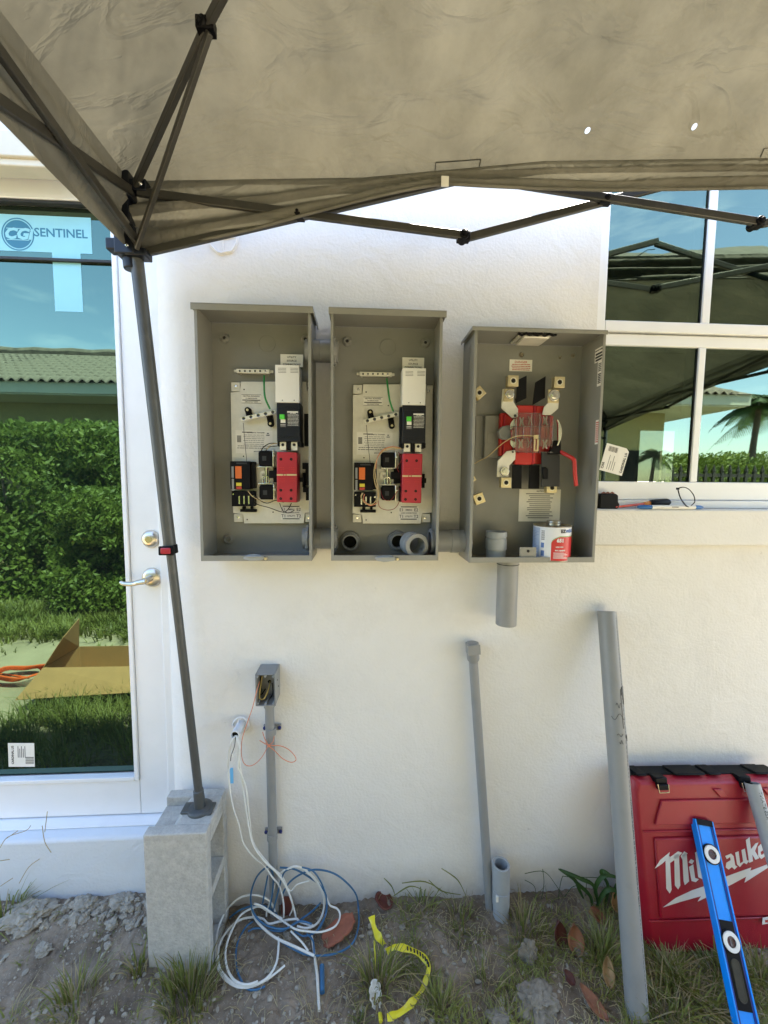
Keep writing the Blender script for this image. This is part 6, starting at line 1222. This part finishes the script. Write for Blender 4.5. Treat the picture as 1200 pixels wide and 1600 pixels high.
for a in ((930, 1440, .036, .085, 80, 30, 'dleaf', 'orange brown cupped leaf at the wall foot'), (897, 1478, .034, .11, -8, 62, 'dleaf', 'curled brown leaf standing upright left of the long pipe'), (872, 1470, .03, .11, 12, 70, 'dleaf3', 'dark maroon leaf behind the curled brown leaf'), (949, 1530, .022, .10, -18, 55, 'dleaf2', 'narrow tan leaf close to the foot of the long pipe'), (925, 1575, .026, .12, 35, 20, 'dleaf', 'reddish leaf at the bottom left of the long pipe'), (888, 1535, .02, .05, 30, 25, 'dleaf3', 'small dark leaf between the stones and the grass'), (960, 1420, .03, .08, 10, 60, 'dleaf2', 'tan leaf tucked behind the green plant')):
    slab(a[0], a[1], a[2] * .75, a[3] * .72, a[4], a[5], a[6], 'dry_leaf', a[7], 'leaf', lg, .55, .0012, True, .03 if a[5] > 50 else .014)
slab(585, 1560, .018, .06, 20, 60, 'paper', 'paper_scrap', 'crumpled white scrap under the yellow tape', 'scrap', None, .6, .001, False, .02)
# caution tape
pts = [(582, 1434, .10), (588, 1450, .085), (596, 1470, .06), (600, 1482, .03)]
def ribbon(name, ptl, label_, w0=.011):
    c = catmull([V(q) for q in ptl], 8); vs = []; mb = MB()
    for i, p in enumerate(c):
        t = (c[min(i + 1, len(c) - 1)] - c[max(i - 1, 0)]).normalized(); tw = sin(i * .19) * 1.1; s = t.cross(V((sin(tw) * .5, -cos(tw), .5))).normalized() * w0 * (1 - .35 * abs(sin(i * .23))); vs += [p - s, p + s * .1 + t.cross(s).normalized() * .003, p + s]
    mb.add(vs, [(3 * i + j, 3 * i + j + 1, 3 * i + j + 4, 3 * i + j + 3) for i in range(len(c) - 1) for j in (0, 1)]); return mb, c
def z2b(x, y): return 560 + x / 3, 1250 + y / 3
root = thing('caution_tape', 'crumpled yellow caution tape lying over the grass in the foreground', 'tape', tuple(groundat(640, 1540)))
up = lambda a, b, h: atz(*z2b(a, b), h)
A1 = [up(62, 545, .085), up(75, 600, .06), up(100, 650, .05), up(122, 680, .03)]; mb, _ = ribbon('t', A1, '', .012); mb.obj('torn_end', M['tape'], root)
A2 = [up(130, 712, .03), up(170, 690, .045), up(230, 698, .045), up(290, 725, .04), up(328, 775, .03), up(318, 840, .02), up(285, 910, .018), (up(240, 960, .02)), up(190, 1000, .02), up(135, 1020, .02)]
mb, c = ribbon('t', A2, '', .0105); tb = mb.obj('ribbon', M['tape'], root)
mb = MB()
for i in range(16, 34, 2):
    p = c[i]; mb.box(p.x - .0022, p.x + .0022, p.y - .006, p.y + .006, p.z + .002, p.z + .0045)
mb.obj('print_mark', M['ink'], tb)
mb = MB(); mb.tube([up(75, 660, .03), up(78, 780, .012)], .003, 5); mb.obj('shred', M['tape'], root); mb = MB(); mb.tube([up(100, 1000, .01), up(105, 1040, .01)], .006, 5); mb.obj('shred', M['tape'], root)
# grass tufts that can be told apart
gr = random.Random(5)
def tuft(px, py, n, h, sp, dry, label_, wd=.0022, lean=.55):
    q = groundat(px, py); root = thing('grass_tuft', label_, 'grass tuft', tuple(q), 'grass tufts on the soil'); hf = lambda x, y: gh(x, y)
    ng = int(n * (1 - dry))
    if ng: mb = MB(); tuftblades(mb, q, ng, h, sp, wd, lean, gr, hf, 5); mb.obj('green_blades', M['grass'], root, smooth=180)
    if n - ng: mb = MB(); tuftblades(mb, q, n - ng, h * .9, sp * 1.1, wd * .8, lean * 1.5, gr, hf, 5); mb.obj('dry_blades', M['grassd'], root, smooth=180)
tuft(295, 1560, 330, .11, .075, .4, 'dense green grass tuft in front of the concrete block', .0021, .4)
tuft(215, 1520, 26, .075, .022, .35, 'small short cut grass tuft left of the concrete block', .0034, .4)
tuft(118, 1570, 110, .11, .05, .6, 'half dry grass tuft at lower left')
tuft(5, 1440, 60, .14, .06, .3, 'green grass tuft at the left edge under the curb', .0022, .9)
tuft(20, 1590, 40, .05, .05, .9, 'straw coloured dead tuft in the lower left corner', .002, 1.2)
tuft(590, 1540, 120, .13, .05, .45, 'green grass tuft growing through the yellow tape')
tuft(820, 1455, 120, .10, .055, .65, 'straw green grass tuft right of the short pipe stub')
tuft(720, 1440, 55, .07, .04, .5, 'small grass tuft in front of the thin conduit')
tuft(940, 1500, 130, .12, .05, .25, 'green grass tuft left of the long pipe')
for px, py, lb in ((1040, 1520, 'thick grass tuft right of the long pipe foot'), (1080, 1560, 'grass tuft between the long pipe and the blue level'), (1190, 1540, 'grass tuft right of the blue level'), (1040, 1590, 'grass tuft in the bottom right beside the pipe'), (1120, 1520, 'short grass tuft under the red case')):
    tuft(px, py, 150, .085, .06, .5, lb, .0024, .9)
tuft(690, 1580, 60, .08, .05, .5, 'sparse tuft at the bottom right of the yellow tape'); tuft(760, 1540, 45, .08, .04, .6, 'sparse dry tuft left of the big stone'); tuft(660, 1425, 40, .09, .04, .3, 'thin green tuft at the wall foot', .0018, 1.0)
# plant at the wall with strap leaves
q = groundat(940, 1415); q.y = -.06; root = thing('green_plant', 'dark green plant with long strap leaves at the wall behind the long pipe', 'plant', tuple(q))
for pl in ([(935, 1420), (928, 1385), (905, 1372), (875, 1358)], [(945, 1420), (950, 1385), (940, 1365), (945, 1362), (960, 1372)], [(940, 1420), (930, 1390), (945, 1368), (975, 1375)], [(925, 1420), (922, 1400), (900, 1378), (895, 1371)], [(955, 1425), (960, 1395), (968, 1380), (985, 1378)], [(930, 1425), (940, 1400), (952, 1390), (975, 1395)], [(912, 1405), (905, 1390), (898, 1375), (873, 1358)]):
    mb = MB(); c = catmull([at(a, b, -.07 - .01 * i) for i, (a, b) in enumerate(pl)], 5); vs = []; k = len(c)
    for i, p in enumerate(c): wv = .007 * sin(pi * (i + .6) / (k + .4)) ** .7; tg = c[min(i + 1, k - 1)] - c[max(i - 1, 0)]; s = tg.cross(p - CAM_P + V((.5, 0, .3))).normalized() * wv; vs += [p - s, p + V((0, .003, 0)), p + s]
    mb.add(vs, [(3*i+j, 3*i+j+1, 3*i+j+4, 3*i+j+3) for i in range(k-1) for j in (0, 1)]); mb.obj('leaf', M['weed'], root)
# loose wall-foot weeds as thin arcs
root = thing('weed', 'wispy weed stems against the wall right of the pipe stubs', 'weed', tuple(at(850, 1400, -.03)))
mb = MB()
for pl in ([(820, 1365), (850, 1362), (870, 1385), (880, 1402)], [(848, 1358), (850, 1380), (846, 1405)], [(872, 1405), (878, 1372), (888, 1370), (945, 1372)], [(917, 1372), (915, 1400)], [(880, 1405), (892, 1388), (900, 1384)], [(820, 1375), (835, 1385), (838, 1405)]): mb.tube(catmull([at(a, b, -.03) for a, b in pl], 5), .0011, 5)
mb.obj('stems', M['weed'], root)
root = thing('weed', 'thin arching grass stems at the wall foot left of the thin conduit', 'weed', tuple(at(680, 1400, -.03)))
mb = MB()
for pl in ([(690, 1357), (715, 1375), (728, 1400)], [(628, 1380), (665, 1378), (700, 1398)], [(670, 1375), (690, 1392), (720, 1398)], [(615, 1400), (640, 1385), (660, 1390)], [(600, 1372), (612, 1385), (618, 1402)]): mb.tube(catmull([at(a, b, -.03) for a, b in pl], 5), [.0022 * (1 - abs(i / 5 / (len(pl) - 1) - .4)) for i in range(5 * (len(pl) - 1) + 1)], 5)
mb.obj('stems', M['grass'], root)
root = thing('weed', 'dry weed stems crossing the curb at the left edge', 'weed', tuple(at(30, 1400, -.2)))
mb = MB()
for pl in ([(0, 1325), (12, 1308), (40, 1298), (48, 1290)], [(10, 1310), (28, 1298)], [(66, 1290), (70, 1315), (80, 1332)], [(74, 1268), (70, 1300)], [(0, 1345), (15, 1343)], [(30, 1380), (45, 1355), (62, 1342)], [(0, 1385), (20, 1372)]): mb.tube(catmull([at(a, b, -.25) for a, b in pl], 5), .0010, 5)
mb.obj('stems', M['grassd'], root)
# scattered straw and short grass: nobody could count it
mb = MB(); mg = MB()
for i in range(1500):
    px, py = gr.uniform(330, 1210), gr.uniform(1400, 1630); q = atz(px, py, .004)
    if q.y > -.02 or gr.random() < .35 * (px < 560): continue
    a = gr.uniform(0, pi); L = gr.uniform(.01, .05); z0 = gh(q.x, q.y) + .003; c = V((q.x, q.y, z0)); d = V((cos(a), sin(a), gr.uniform(-.1, .35))) * L; m_ = c + d * .5 + V((0, 0, L * .25))
    mb.tube([c, m_, c + d], .0009, 3)
for i in range(900):
    px, py = gr.uniform(560, 1210), gr.uniform(1408, 1630); q = atz(px, py, .004)
    if q.y > -.025 or noise.noise(V((q.x * 7, q.y * 7, 4))) < (.1 if px < 850 else -.25): continue
    tuftblades(mg, q, 7, .045, .02, .0016, 1.1, gr, lambda x, y: gh(x, y), 3)
for i in range(60):
    px, py = gr.uniform(0, 340), gr.uniform(1450, 1630); q = atz(px, py, .004); tuftblades(mg, q, 4, .03, .015, .0014, 1.2, gr, lambda x, y: gh(x, y), 3)
props(mb.obj('straw', M['grassd'], smooth=0), kind='stuff'); props(mg.obj('short_grass', M['grass'], smooth=0), kind='stuff')
